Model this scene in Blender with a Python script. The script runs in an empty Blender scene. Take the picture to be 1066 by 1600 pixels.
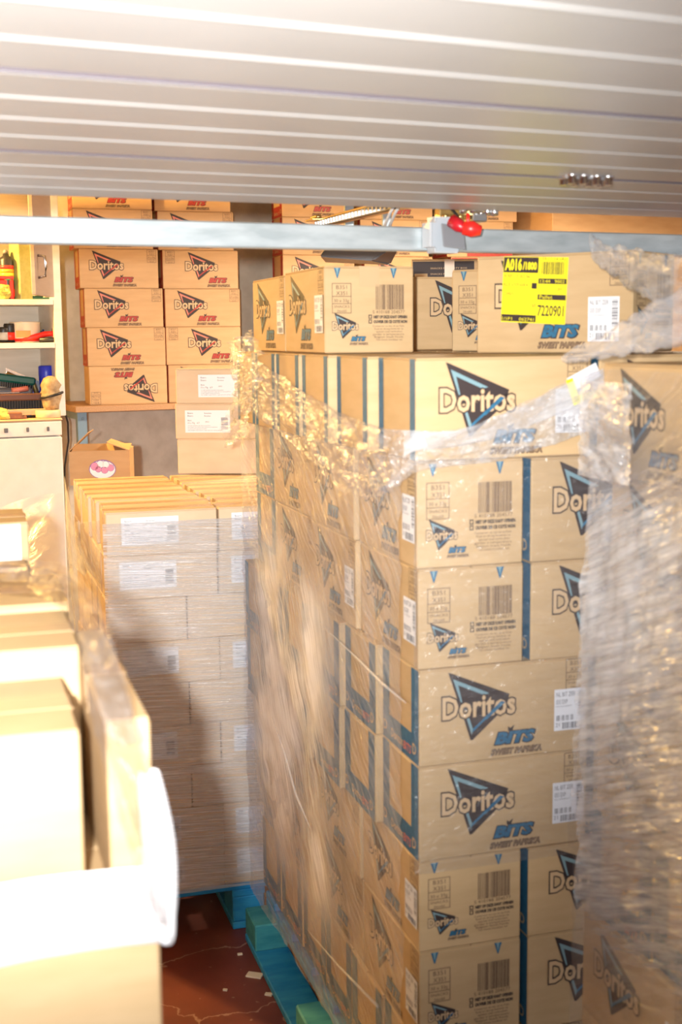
import bpy, bmesh, math, random
from mathutils import Vector, Matrix, noise
random.seed(7)
sc = bpy.context.scene
C = sc.collection

# ------------------------------------------------------------------ camera
A = math.radians(24.3)              # camera heading, clockwise from the room's depth axis
PITCH, ROLL, FPX, CAMZ = 0.1385, -0.0101, 1993.0, 1.75
def W(X, Y, z=0.0):                 # camera-heading ground coordinates -> room coordinates
    return Vector((X*math.cos(A)+Y*math.sin(A), -X*math.sin(A)+Y*math.cos(A), z))
_F = Vector((0, math.cos(PITCH), -math.sin(PITCH)))
_R = Vector((1, 0, 0)); _U = _R.cross(_F)
_R2 = _R*math.cos(ROLL)+_U*math.sin(ROLL)
_U2 = -_R*math.sin(ROLL)+_U*math.cos(ROLL)
R3, U3, F3 = [W(*v) for v in (_R2, _U2, _F)]
CAM = Vector((0, 0, CAMZ))
cd = bpy.data.cameras.new('camera'); cam = bpy.data.objects.new('camera', cd); C.objects.link(cam)
m = Matrix((R3, U3, -F3)).transposed().to_4x4(); m.translation = CAM; cam.matrix_world = m
cd.sensor_fit = 'VERTICAL'; cd.sensor_height = 36; cd.sensor_width = 24
cd.lens = FPX/1600*36
cd.clip_start = 0.05; cd.clip_end = 200
cd.dof.use_dof = True; cd.dof.focus_distance = 4.6; cd.dof.aperture_fstop = 5.0
sc.camera = cam

# ------------------------------------------------------------------ world, lights, exposure
w = bpy.data.worlds.new('world'); sc.world = w; w.use_nodes = True
bg = w.node_tree.nodes['Background']; bg.inputs[0].default_value = (0.88, 0.93, 1.0, 1); bg.inputs[1].default_value = 1.15
sc.view_settings.view_transform = 'Standard'; sc.view_settings.look = 'None'
sc.view_settings.gamma = 1; sc.view_settings.use_curve_mapping = False
sc.view_settings.exposure = 0.0
def light(name, kind, loc, energy, color, target=None, **kw):
    l = bpy.data.lights.new(name, kind); l.energy = energy; l.color = color
    for k, v in kw.items(): setattr(l, k, v)
    o = bpy.data.objects.new(name, l); C.objects.link(o); o.location = loc
    if target is not None: o.rotation_euler = (Vector(target)-Vector(loc)).to_track_quat('-Z', 'Y').to_euler()
    return o
# flash held beside the camera, on its left
light('camera_flash', 'SPOT', W(-0.09, -0.12, 1.79), 650, (1, 0.98, 0.945), W(-0.62, 3.0, 1.92),
      spot_size=math.radians(72), spot_blend=1.0, shadow_soft_size=0.022)
# bare warm bulb under the garage ceiling, left and beyond the raised door
BULB = Vector((0.0, 5.45, 2.62))
light('ceiling_bulb_light', 'POINT', BULB-Vector((0, 0, 0.06)), 330, (1, 0.60, 0.17), shadow_soft_size=0.04)
# unseen warm fill light, added to brighten the back of the garage
FILL = Vector((3.3, 4.9, 2.60))
light('back_fill_light', 'AREA', FILL-Vector((0, 0, 0.05)), 170, (1, 0.80, 0.56), FILL-Vector((0, 0, 1)), shape='RECTANGLE', size=1.2, size_y=0.12)

# ------------------------------------------------------------------ helpers
def ray(px, py): return F3 + R3*((px-533)/FPX) + U3*((800-py)/FPX)
FWD = W(0, 1, 0)
def at_d(px, py, D): d = ray(px, py); return CAM + d*(D/d.dot(FWD))
def at_z(px, py, z): d = ray(px, py); return CAM + d*((z-CAMZ)/d.z)
def at_pl(px, py, p, n): d = ray(px, py); return CAM + d*((Vector(p)-CAM).dot(n)/d.dot(n))
def mat(name, col, rough=0.6, metal=0.0, **kw):
    m = bpy.data.materials.new(name); m.use_nodes = True
    b = m.node_tree.nodes['Principled BSDF']
    b.inputs['Base Color'].default_value = (*col, 1); b.inputs['Roughness'].default_value = rough; b.inputs['Metallic'].default_value = metal
    for k, v in kw.items(): b.inputs[k].default_value = v
    return m
def noisy(name, c1, c2, scale=(5, 5, 5), rough=0.6, metal=0.0, nscale=4.0, detail=4, bump=0.0, bscale=60, lo=0.35, hi=0.65, rand=0.0, spec=None):
    """two-colour noise in object space, optional fine relief and per-object tone"""
    m = mat(name, c1, rough, metal); nt = m.node_tree; N = nt.nodes; L = nt.links; b = N['Principled BSDF']
    tc = N.new('ShaderNodeTexCoord'); mp = N.new('ShaderNodeMapping'); mp.inputs['Scale'].default_value = scale
    L.new(tc.outputs['Object'], mp.inputs[0])
    n = N.new('ShaderNodeTexNoise'); n.inputs['Scale'].default_value = nscale; n.inputs['Detail'].default_value = detail
    L.new(mp.outputs[0], n.inputs['Vector'])
    r = N.new('ShaderNodeValToRGB'); r.color_ramp.elements[0].position = lo; r.color_ramp.elements[1].position = hi
    r.color_ramp.elements[0].color = (*c1, 1); r.color_ramp.elements[1].color = (*c2, 1)
    L.new(n.outputs[0], r.inputs[0]); out = r.outputs[0]
    if rand:
        oi = N.new('ShaderNodeObjectInfo'); mr = N.new('ShaderNodeMapRange'); mr.inputs[3].default_value = 1-rand; mr.inputs[4].default_value = 1+rand
        L.new(oi.outputs['Random'], mr.inputs[0]); hv = N.new('ShaderNodeHueSaturation'); L.new(mr.outputs[0], hv.inputs['Value']); L.new(out, hv.inputs['Color']); out = hv.outputs[0]
    L.new(out, b.inputs['Base Color'])
    if spec is not None: b.inputs['Specular IOR Level'].default_value = spec
    if bump:
        n2 = N.new('ShaderNodeTexNoise'); n2.inputs['Scale'].default_value = bscale; n2.inputs['Detail'].default_value = 3
        L.new(mp.outputs[0], n2.inputs['Vector'])
        bp = N.new('ShaderNodeBump'); bp.inputs['Strength'].default_value = bump; bp.inputs['Distance'].default_value = 0.002
        L.new(n2.outputs[0], bp.inputs['Height']); L.new(bp.outputs[0], b.inputs['Normal'])
    return m
M = {}
M['kraft'] = noisy('kraft_board', (0.52, 0.36, 0.19), (0.57, 0.40, 0.22), (3, 3, 14), 0.62, nscale=3, bump=0.12, bscale=30, rand=0.05, spec=0.3)
M['kraft_dark'] = noisy('darker_kraft_board', (0.50, 0.30, 0.14), (0.55, 0.34, 0.165), (3, 3, 12), 0.65, nscale=3, bump=0.1, rand=0.06, spec=0.3)
M['kraft_pale'] = noisy('pale_kraft_board', (0.66, 0.50, 0.33), (0.71, 0.545, 0.37), (4, 4, 10), 0.6, nscale=3, bump=0.1, rand=0.04, spec=0.3)
M['kraft_back'] = noisy('warm_kraft_board', (0.54, 0.345, 0.175), (0.59, 0.38, 0.20), (3, 3, 12), 0.65, nscale=3, bump=0.1, rand=0.05, spec=0.3)
M['tape'] = mat('packing_tape', (0.56, 0.39, 0.22), 0.25)
M['ink'] = mat('brown_black_ink', (0.035, 0.022, 0.022), 0.6)
M['ink_soft'] = mat('thin_brown_ink', (0.13, 0.075, 0.045), 0.7)
M['cream'] = mat('bare_kraft_lettering', (0.60, 0.42, 0.24), 0.6)
M['blue'] = noisy('blue_ink', (0.02, 0.11, 0.21), (0.03, 0.16, 0.28), nscale=20, rough=0.5)
M['blue_light'] = mat('light_blue_ink', (0.20, 0.33, 0.37), 0.5)
M['red'] = noisy('red_ink', (0.42, 0.04, 0.025), (0.34, 0.03, 0.02), nscale=20, rough=0.5)
M['red_light'] = mat('pale_red_ink', (0.65, 0.20, 0.14), 0.5)
M['label'] = mat('white_label_paper', (0.80, 0.81, 0.84), 0.45)
M['label_ink'] = mat('label_ink', (0.12, 0.12, 0.14), 0.6)
M['yellow'] = mat('yellow_label_paper', (0.90, 0.78, 0.02), 0.45)
M['galv'] = noisy('galvanised_steel', (0.40, 0.46, 0.49), (0.56, 0.62, 0.65), (2, 8, 8), 0.38, 0.55, nscale=5, bump=0.05)
M['steel'] = mat('bright_steel', (0.65, 0.65, 0.66), 0.25, 1.0)
M['gold'] = mat('zinc_passivated_steel', (0.62, 0.45, 0.18), 0.3, 0.9)
M['white'] = noisy('white_enamel', (0.78, 0.76, 0.72), (0.74, 0.715, 0.67), nscale=3, rough=0.32)
M['laminate'] = noisy('white_laminate', (0.78, 0.73, 0.66), (0.72, 0.66, 0.58), (2, 2, 8), nscale=4, rough=0.45)
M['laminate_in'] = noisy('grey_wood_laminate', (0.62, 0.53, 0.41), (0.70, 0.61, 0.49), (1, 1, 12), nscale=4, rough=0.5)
M['black'] = mat('black_plastic', (0.015, 0.015, 0.017), 0.4)
M['grey'] = mat('grey_plastic', (0.20, 0.21, 0.23), 0.4)
M['grey_dark'] = mat('dark_grey_plastic', (0.12, 0.12, 0.14), 0.45)
M['grey_light'] = mat('light_grey_plastic', (0.42, 0.43, 0.45), 0.4)
M['redp'] = mat('red_plastic', (0.75, 0.02, 0.015), 0.35)
M['bluep'] = mat('blue_plastic', (0.02, 0.04, 0.55), 0.35)
M['green'] = mat('dark_green_plastic', (0.01, 0.10, 0.08), 0.4)
M['wood'] = noisy('bare_wood', (0.50, 0.33, 0.17), (0.60, 0.42, 0.24), (2, 20, 20), nscale=3, rough=0.6)
M['brown'] = mat('brown_bristle_wood', (0.09, 0.035, 0.025), 0.5)
M['leather'] = noisy('worn_leather', (0.28, 0.18, 0.09), (0.42, 0.30, 0.17), nscale=12, rough=0.7, bump=0.3)
M['chip'] = noisy('chipboard_shelf', (0.42, 0.23, 0.11), (0.54, 0.32, 0.17), nscale=40, rough=0.7)
M['bluepal'] = noisy('blue_painted_wood', (0.005, 0.21, 0.50), (0.03, 0.31, 0.58), (3, 12, 12), nscale=3, rough=0.5, bump=0.4, bscale=20)
M['tealpal'] = noisy('worn_teal_wood', (0.02, 0.22, 0.27), (0.06, 0.33, 0.36), (3, 12, 12), nscale=3, rough=0.6, bump=0.4, bscale=20)
M['concrete'] = noisy('cement_render', (0.56, 0.52, 0.43), (0.68, 0.64, 0.54), nscale=2.2, rough=0.85, bump=0.5, bscale=30, detail=8)
M['plaster'] = noisy('painted_ceiling', (0.62, 0.58, 0.50), (0.68, 0.64, 0.57), nscale=3, rough=0.8)
M['paper'] = mat('scrap_paper', (0.72, 0.64, 0.50), 0.8)
M['bulb'] = mat('lit_bulb_glass', (1, 0.8, 0.5), 0.3)
b_ = M['bulb'].node_tree.nodes['Principled BSDF']; b_.inputs['Emission Color'].default_value = (1, 0.66, 0.3, 1); b_.inputs['Emission Strength'].default_value = 12
FMN = None
M['tube'] = mat('fill_lamp_glow', (1, 1, 1), 0.3)  # glow of the added fill lamp
b_ = M['tube'].node_tree.nodes['Principled BSDF']; b_.inputs['Emission Color'].default_value = (1, 0.9, 0.76, 1); b_.inputs['Emission Strength'].default_value = 6

def floor_mat():
    m = mat('red_painted_floor', (0.17, 0.035, 0.02), 0.42); nt = m.node_tree; N = nt.nodes; L = nt.links; b = N['Principled BSDF']
    tc = N.new('ShaderNodeTexCoord')
    n = N.new('ShaderNodeTexNoise'); n.inputs['Scale'].default_value = 3; n.inputs['Detail'].default_value = 8; L.new(tc.outputs['Object'], n.inputs['Vector'])
    r = N.new('ShaderNodeValToRGB'); e = r.color_ramp.elements; e[0].position = .3; e[0].color = (0.12, 0.022, 0.012, 1); e[1].position = .7; e[1].color = (0.22, 0.05, 0.028, 1)
    L.new(n.outputs[0], r.inputs[0])
    # hairline cracks: distorted cell edges
    mx = N.new('ShaderNodeVectorMath'); mx.operation = 'MULTIPLY_ADD'; mx.inputs[1].default_value = (0.35, 0.35, 0.35)
    n2 = N.new('ShaderNodeTexNoise'); n2.inputs['Scale'].default_value = 5; n2.inputs['Detail'].default_value = 6; L.new(tc.outputs['Object'], n2.inputs['Vector'])
    L.new(n2.outputs['Color'], mx.inputs[0]); L.new(tc.outputs['Object'], mx.inputs[2])
    v = N.new('ShaderNodeTexVoronoi'); v.feature = 'DISTANCE_TO_EDGE'; v.inputs['Scale'].default_value = 1.9; L.new(mx.outputs[0], v.inputs['Vector'])
    r2 = N.new('ShaderNodeValToRGB'); e = r2.color_ramp.elements; e[0].position = 0.003; e[0].color = (0.8, 0.8, 0.8, 1); e[1].position = 0.008; e[1].color = (0, 0, 0, 1)
    L.new(v.outputs['Distance'], r2.inputs[0])
    n3 = N.new('ShaderNodeTexNoise'); n3.inputs['Scale'].default_value = 38; n3.inputs['Detail'].default_value = 2; L.new(tc.outputs['Object'], n3.inputs['Vector'])
    r3 = N.new('ShaderNodeValToRGB'); e = r3.color_ramp.elements; e[0].position = 0.70; e[0].color = (0, 0, 0, 1); e[1].position = 0.76; e[1].color = (.7, .7, .7, 1); L.new(n3.outputs[0], r3.inputs[0])
    ad = N.new('ShaderNodeMath'); ad.operation = 'MAXIMUM'; L.new(r2.outputs[0], ad.inputs[0]); L.new(r3.outputs[0], ad.inputs[1])
    mc = N.new('ShaderNodeMix'); mc.data_type = 'RGBA'; mc.inputs[7].default_value = (0.42, 0.26, 0.20, 1)
    L.new(ad.outputs[0], mc.inputs[0]); L.new(r.outputs[0], mc.inputs[6]); L.new(mc.outputs[2], b.inputs['Base Color'])
    return m
M['floor'] = floor_mat()
def door_mat():
    m = noisy('ribbed_door_paint', (0.43, 0.428, 0.425), (0.47, 0.468, 0.465), (1, 1, 1), 0.36, 0.0, nscale=3, bump=0.10, bscale=260)
    return m
M['door'] = door_mat(); M['seam_shade'] = mat('dark_seam_shade', (0.06, 0.045, 0.07), 0.7)  # near-black colour stands in for shade in the door seams

def film_mat(name, angle=0.0, density=0.3, haze=0.5, tint=(0.93, 0.94, 0.97), stretch=14, bump=1.0, scale=10, cloud=0.25, gloss=0.12, rough=0.27, fade=0.0, dist=0.4, fch=(0, 1)):
    """clear stretch film: see-through, with gathered milky streaks (uv in metres)"""
    m = bpy.data.materials.new(name); m.use_nodes = True; nt = m.node_tree; N = nt.nodes; L = nt.links; N.clear()
    out = N.new('ShaderNodeOutputMaterial'); uv = N.new('ShaderNodeUVMap'); uv.uv_map = 'UVMap'
    mp = N.new('ShaderNodeMapping'); mp.inputs['Rotation'].default_value = (0, 0, angle); L.new(uv.outputs[0], mp.inputs[0])
    mp2 = N.new('ShaderNodeMapping'); mp2.inputs['Scale'].default_value = (1, stretch, 1); L.new(mp.outputs[0], mp2.inputs[0])
    n = N.new('ShaderNodeTexNoise'); n.inputs['Scale'].default_value = scale; n.inputs['Detail'].default_value = 6; n.inputs['Roughness'].default_value = 0.65; n.inputs['Distortion'].default_value = dist; L.new(mp2.outputs[0], n.inputs['Vector'])
    r = N.new('ShaderNodeMapRange'); r.inputs[1].default_value = 0.40; r.inputs[2].default_value = 0.75; L.new(n.outputs[0], r.inputs[0])
    n2 = N.new('ShaderNodeTexNoise'); n2.inputs['Scale'].default_value = 3.2; n2.inputs['Detail'].default_value = 5; L.new(uv.outputs[0], n2.inputs['Vector'])
    r2 = N.new('ShaderNodeMapRange'); r2.inputs[1].default_value = 0.38; r2.inputs[2].default_value = 0.68; L.new(n2.outputs[0], r2.inputs[0])
    # opacity = base + streaks*(...) + clouds
    a = N.new('ShaderNodeMath'); a.operation = 'MULTIPLY_ADD'; a.inputs[1].default_value = density; a.inputs[2].default_value = 0.05; L.new(r.outputs[0], a.inputs[0])
    c = N.new('ShaderNodeMath'); c.operation = 'MULTIPLY_ADD'; c.inputs[1].default_value = cloud; L.new(r2.outputs[0], c.inputs[0]); L.new(a.outputs[0], c.inputs[2])
    n3 = N.new('ShaderNodeTexNoise'); n3.inputs['Scale'].default_value = scale*2.2; n3.inputs['Detail'].default_value = 4; n3.inputs['Distortion'].default_value = 0.6
    mp3 = N.new('ShaderNodeMapping'); mp3.inputs['Scale'].default_value = (1, max(1.5, stretch*0.45), 1); L.new(mp.outputs[0], mp3.inputs[0]); L.new(mp3.outputs[0], n3.inputs['Vector'])
    bp = N.new('ShaderNodeBump'); bp.inputs['Strength'].default_value = bump; bp.inputs['Distance'].default_value = 0.02; L.new(n3.outputs[0], bp.inputs['Height'])
    tr = N.new('ShaderNodeBsdfTransparent'); tr.inputs[0].default_value = (*tint, 1)
    df = N.new('ShaderNodeBsdfDiffuse'); df.inputs[0].default_value = (0.86, 0.87, 0.90, 1)
    tl = N.new('ShaderNodeBsdfTranslucent'); tl.inputs[0].default_value = (0.86, 0.87, 0.90, 1)
    gl = N.new('ShaderNodeBsdfGlossy'); gl.inputs[0].default_value = (1, 1, 1, 1); gl.inputs['Roughness'].default_value = rough
    L.new(bp.outputs[0], gl.inputs['Normal'])
    m0 = N.new('ShaderNodeMixShader'); m0.inputs[0].default_value = 0.08; L.new(df.outputs[0], m0.inputs[1]); L.new(tl.outputs[0], m0.inputs[2])
    if fade:
        u2 = N.new('ShaderNodeUVMap'); u2.uv_map = 'Edge'; sx = N.new('ShaderNodeSeparateXYZ'); L.new(u2.outputs[0], sx.inputs[0]); prod = None
        for ch in fch:
            q1 = N.new('ShaderNodeMath'); q1.operation = 'SUBTRACT'; q1.inputs[1].default_value = 0.5; L.new(sx.outputs[ch], q1.inputs[0])
            q2 = N.new('ShaderNodeMath'); q2.operation = 'ABSOLUTE'; L.new(q1.outputs[0], q2.inputs[0])
            q3 = N.new('ShaderNodeMapRange'); q3.interpolation_type = 'SMOOTHSTEP'; q3.inputs[1].default_value = 0.5; q3.inputs[2].default_value = 0.5-fade; L.new(q2.outputs[0], q3.inputs[0])
            if prod is None: prod = q3
            else:
                q4 = N.new('ShaderNodeMath'); q4.operation = 'MULTIPLY'; L.new(prod.outputs[0], q4.inputs[0]); L.new(q3.outputs[0], q4.inputs[1]); prod = q4
        q5 = N.new('ShaderNodeMath'); q5.operation = 'MULTIPLY'; L.new(prod.outputs[0], q5.inputs[0]); L.new(c.outputs[0], q5.inputs[1]); c = q5
    hz = N.new('ShaderNodeMath'); hz.operation = 'MULTIPLY'; hz.inputs[1].default_value = haze; L.new(c.outputs[0], hz.inputs[0])
    m1 = N.new('ShaderNodeMixShader'); L.new(hz.outputs[0], m1.inputs[0]); L.new(tr.outputs[0], m1.inputs[1]); L.new(m0.outputs[0], m1.inputs[2])
    gf = N.new('ShaderNodeMath'); gf.operation = 'MULTIPLY_ADD'; gf.inputs[1].default_value = gloss; gf.inputs[2].default_value = 0.035; L.new(c.outputs[0], gf.inputs[0])
    m2 = N.new('ShaderNodeMixShader'); L.new(gf.outputs[0], m2.inputs[0]); L.new(m1.outputs[0], m2.inputs[1]); L.new(gl.outputs[0], m2.inputs[2])
    L.new(m2.outputs[0], out.inputs[0]); return m

# ---- mesh helpers
def box(bm, x0, x1, y0, y1, z0, z1, bev=0.0, mi=0, Mx=None):
    vs = [bm.verts.new((x, y, z)) for x in (x0, x1) for y in (y0, y1) for z in (z0, z1)]
    fs = [bm.faces.new([vs[i] for i in q]) for q in ((0, 1, 3, 2), (4, 6, 7, 5), (0, 4, 5, 1), (2, 3, 7, 6), (0, 2, 6, 4), (1, 5, 7, 3))]
    for f in fs: f.material_index = mi
    if bev:
        r = bmesh.ops.bevel(bm, geom=list({e for f in fs for e in f.edges}), offset=bev, segments=1, affect='EDGES', material=-1)
        vs = list({v for f in r['faces'] for v in f.verts} | {v for v in vs if v.is_valid})
    if Mx is not None:
        for v in vs: v.co = Mx @ v.co
    return vs
def tube(bm, pts, r, seg=8, mi=0, closed_ends=True, radii=None):
    pts = [Vector(p) for p in pts]; rings = []
    for i, p in enumerate(pts):
        t = (pts[min(i+1, len(pts)-1)]-pts[max(i-1, 0)]).normalized()
        a = t.cross(Vector((0, 0, 1)));  a = a.normalized() if a.length > 1e-3 else Vector((1, 0, 0))
        b = t.cross(a); rr = radii[i] if radii else r
        rings.append([bm.verts.new(p+a*rr*math.cos(2*math.pi*k/seg)+b*rr*math.sin(2*math.pi*k/seg)) for k in range(seg)])
    for i in range(len(rings)-1):
        for k in range(seg):
            f = bm.faces.new((rings[i][k], rings[i][(k+1) % seg], rings[i+1][(k+1) % seg], rings[i+1][k])); f.material_index = mi; f.smooth = True
    if closed_ends:
        for rg in (rings[0], rings[-1][::-1]):
            f = bm.faces.new(rg); f.material_index = mi
def lathe(bm, prof, seg=20, mi=0, c=(0, 0, 0)):
    rings = [[bm.verts.new((c[0]+r*math.cos(2*math.pi*k/seg), c[1]+r*math.sin(2*math.pi*k/seg), c[2]+z)) for k in range(seg)] for r, z in prof]
    for i in range(len(rings)-1):
        for k in range(seg):
            f = bm.faces.new((rings[i][k], rings[i][(k+1) % seg], rings[i+1][(k+1) % seg], rings[i+1][k])); f.material_index = mi; f.smooth = True
    bm.faces.new(rings[0][::-1]).material_index = mi; bm.faces.new(rings[-1]).material_index = mi
def to_mesh(name, bm, mats):
    bmesh.ops.recalc_face_normals(bm, faces=bm.faces)
    me = bpy.data.meshes.new(name); bm.to_mesh(me); bm.free()
    for x in (mats if isinstance(mats, (list, tuple)) else [mats]): me.materials.append(x)
    return me
def obj(name, me, parent=None, loc=(0, 0, 0), rot=(0, 0, 0)):
    o = bpy.data.objects.new(name, me); C.objects.link(o); o.parent = parent; o.location = loc; o.rotation_euler = rot
    return o
def part(name, bm, mats, parent, loc=(0, 0, 0), rot=(0, 0, 0), label=None):
    o = obj(name, to_mesh(name, bm, mats), parent, loc, rot)
    if label: o['label'] = label
    return o
def tag(o, label, cat, group=None, kind=None):
    o['label'] = label; o['category'] = cat
    if group: o['group'] = group
    if kind: o['kind'] = kind
    return o
def empty(name, loc, rz=0):
    o = bpy.data.objects.new(name, None); C.objects.link(o); o.location = loc; o.rotation_euler = (0, 0, rz); o.empty_display_size = 0.05
    return o
def struct(name, bm, mats, loc=(0, 0, 0), rot=(0, 0, 0)):
    o = part(name, bm, mats, None, loc, rot); o['kind'] = 'structure'; return o
NB = bmesh.new
def bb(*a, **k): b = NB(); box(b, *a, **k); return b

# ------------------------------------------------------------------ the setting (room axes: x along the door, y into the garage)
struct('floor', bb(-3.6, 7.2, -0.4, 7.3, -0.12, 0.0), M['floor'])
struct('floor_driveway', bb(-8, 12, -14.0, -0.4, -0.12, -0.002), noisy('pale_concrete_paving', (0.46, 0.44, 0.41), (0.54, 0.52, 0.49), nscale=2, rough=0.85))
struct('wall_back', bb(-3.6, 7.2, 6.95, 7.15, 0.0, 2.75), M['concrete'])
struct('wall_left', bb(-2.35, -2.15, 0.6, 6.95, 0.0, 2.75), M['concrete'])
struct('wall_right', bb(6.9, 7.1, 0.6, 6.95, 0.0, 2.75), M['concrete'])
struct('ceiling', bb(-2.35, 7.1, 0.6, 6.95, 2.75, 2.87), M['plaster'])
# raised sectional door overhead: each section a ribbed steel panel
dr = empty('door_1', (0, 0, 0)); dr['kind'] = 'structure'
ZD = 2.0; seams = [-0.33, 0.21, 0.74, 1.268, 1.80, 2.346]
for i in range(len(seams)-1):
    y0, y1 = seams[i]+0.0015, seams[i+1]-0.0045; b = NB(); w_ = y1-y0
    prof = [(y0, ZD+0.006), (y0+0.004, ZD-0.001), (y0+0.010, ZD)]
    for q in (0.25, 0.5, 0.75):
        yc = y0+w_*q
        prof += [(yc-0.005, ZD), (yc-0.0015, ZD-0.0015), (yc+0.0015, ZD-0.0015), (yc+0.005, ZD)]
    prof += [(y1-0.006, ZD), (y1, ZD+0.012), (y1, ZD+0.04), (y0, ZD+0.04)]
    L0 = [b.verts.new((-2.1, y, z)) for y, z in prof]; L1 = [b.verts.new((6.5, y, z)) for y, z in prof]
    for k in range(len(prof)): b.faces.new((L0[k], L0[(k+1) % len(prof)], L1[(k+1) % len(prof)], L1[k]))
    b.faces.new(L0[::-1]); b.faces.new(L1)
    part('door_section', b, M['door'], dr)
    part('seam_shade_strip', bb(-2.1, 6.5, seams[i+1]-0.0045, seams[i+1]+0.0010, ZD-0.0012, ZD+0.004), M['seam_shade'], dr) if i < len(seams)-2 else None  # dark strip in place of the shaded gap between sections
def hinge(px, py, n, zt=ZD):
    p = at_z(px, py, zt); h = empty('hinge', (0, 0, 0)); C.objects.unlink(h); bpy.data.objects.remove(h)
    b = NB(); box(b, p.x-0.045, p.x+0.045, p.y-0.012, p.y+0.012, zt-0.006, zt+0.001, 0.001)
    for dx in (-0.034, -0.012, 0.014, 0.036)[:n]:
        for dy in (-0.02, 0.02) if n > 2 else (0,):
            lathe(b, [(0.007, -0.014), (0.0075, -0.003), (0.011, -0.002), (0.011, 0.001)], 6, 0, (p.x+dx, p.y+dy*0.6, zt))
    part('hinge', b, M['steel'], dr, label='bright steel hinge with domed bolts')
hinge(915, 276, 4)

# galvanised rail hanging just behind the door edge
yb = 2.42; ny = Vector((0, 1, 0)); pb = Vector((0, yb, 0))
P0, P1 = at_pl(0, 357, pb, ny), at_pl(1066, 384, pb, ny)
zb = (P0.z+P1.z)/2
print('beam', P0, P1, (at_pl(0, 340, pb, ny).z, at_pl(0, 375, pb, ny).z), (at_pl(1066, 367, pb, ny).z, at_pl(1066, 402, pb, ny).z))
hb = 0.5*abs(at_pl(533, 350, pb, ny).z-at_pl(533, 389, pb, ny).z)
bt = NB()
box(bt, -2.14, 6.88, yb, yb+0.03, zb-hb, zb+hb, 0.003)
rail = empty('steel_crossbar', (0, 0, 0)); tag(rail, 'galvanised steel crossbar running across the garage just under the raised door', 'metal bar')
part('channel', bt, M['galv'], rail)
for xx in (-2.14, 6.80): part('hanger', bb(xx, xx+0.08, yb-0.003, yb+0.033, zb-hb-0.01, 2.75, bev=0.002), M['galv'], rail)

# ------------------------------------------------------------------ printed artwork
class Print:
    """flat print: polygons in millimetre-thin layers on a face, x right, y up, z out"""
    def __init__(s): s.v = []; s.f = []; s.mi = []; s.mats = []; s.lay = {}
    def _m(s, key):
        if key not in s.mats: s.mats.append(key)
        return s.mats.index(key)
    def poly(s, pts, key, z=0):
        i = len(s.v); s.v += [(x, y, 0.0006+z*0.00025) for x, y in pts]; s.f.append(list(range(i, i+len(pts)))); s.mi.append(s._m(key))
    def rect(s, x0, y0, x1, y1, key, z=0): s.poly([(x0, y0), (x1, y0), (x1, y1), (x0, y1)], key, z)
    def frame(s, x0, y0, x1, y1, t, key, z=0):
        s.rect(x0, y0, x1, y0+t, key, z); s.rect(x0, y1-t, x1, y1, key, z); s.rect(x0, y0+t, x0+t, y1-t, key, z); s.rect(x1-t, y0+t, x1, y1-t, key, z)
    def line(s, a, b, t, key, z=0):
        a = Vector(a); b = Vector(b); n = (b-a).normalized(); n = Vector((-n.y, n.x))*t/2; s.poly([a-n, b-n, b+n, a+n], key, z)
    def text(s, body, x, y, size, key, z=0, off=0.0, shear=0.0, sx=1.0, width=None, res=2):
        V, Fc = glyphs(body, off/size, shear, res)
        if not V: return
        if width:
            mn = min(v[0] for v in V); sx = width/(size*(max(v[0] for v in V)-mn)); x -= mn*size*sx
        i = len(s.v); s.v += [(x+vx*size*sx, y+vy*size, 0.0006+z*0.00025) for vx, vy in V]
        mi = s._m(key)
        for f in Fc: s.f.append([i+k for k in f]); s.mi.append(mi)
    def bars(s, x0, y0, x1, y1, key, z=0, vertical=True, seed=1, n=34):
        r = random.Random(seed); t = x0 if vertical else y0; end = x1 if vertical else y1; u = (end-t)/n
        while t < end-u*0.4:
            wd = u*r.choice((0.4, 0.5, 0.9, 1.3)); e = min(t+wd, end)
            if vertical: s.rect(t, y0, e, y1, key, z)
            else: s.rect(x0, t, x1, e, key, z)
            t = e+u*r.choice((0.4, 0.6, 1.0))
    def mesh(s, name):
        me = bpy.data.meshes.new(name); me.from_pydata(s.v, [], s.f)
        for k in s.mats: me.materials.append(M[k])
        me.polygons.foreach_set('material_index', s.mi); me.update(); return me
_g = {}
def glyphs(body, off, shear, res):
    k = (body, round(off, 4), shear, res)
    if k not in _g:
        cu = bpy.data.curves.new('t', 'FONT'); cu.body = body; cu.size = 1; cu.offset = off; cu.shear = shear; cu.resolution_u = res; cu.fill_mode = 'FRONT'
        o = bpy.data.objects.new('t', cu); C.objects.link(o); bpy.context.view_layer.update()
        me = o.evaluated_get(bpy.context.evaluated_depsgraph_get()).to_mesh()
        _g[k] = ([(v.co.x, v.co.y) for v in me.vertices], [list(p.vertices) for p in me.polygons])
        o.evaluated_get(bpy.context.evaluated_depsgraph_get()).to_mesh_clear()
        bpy.data.objects.remove(o); bpy.data.curves.remove(cu)
    return _g[k]
CL, CW, CH = 0.356, 0.215, 0.191
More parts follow.
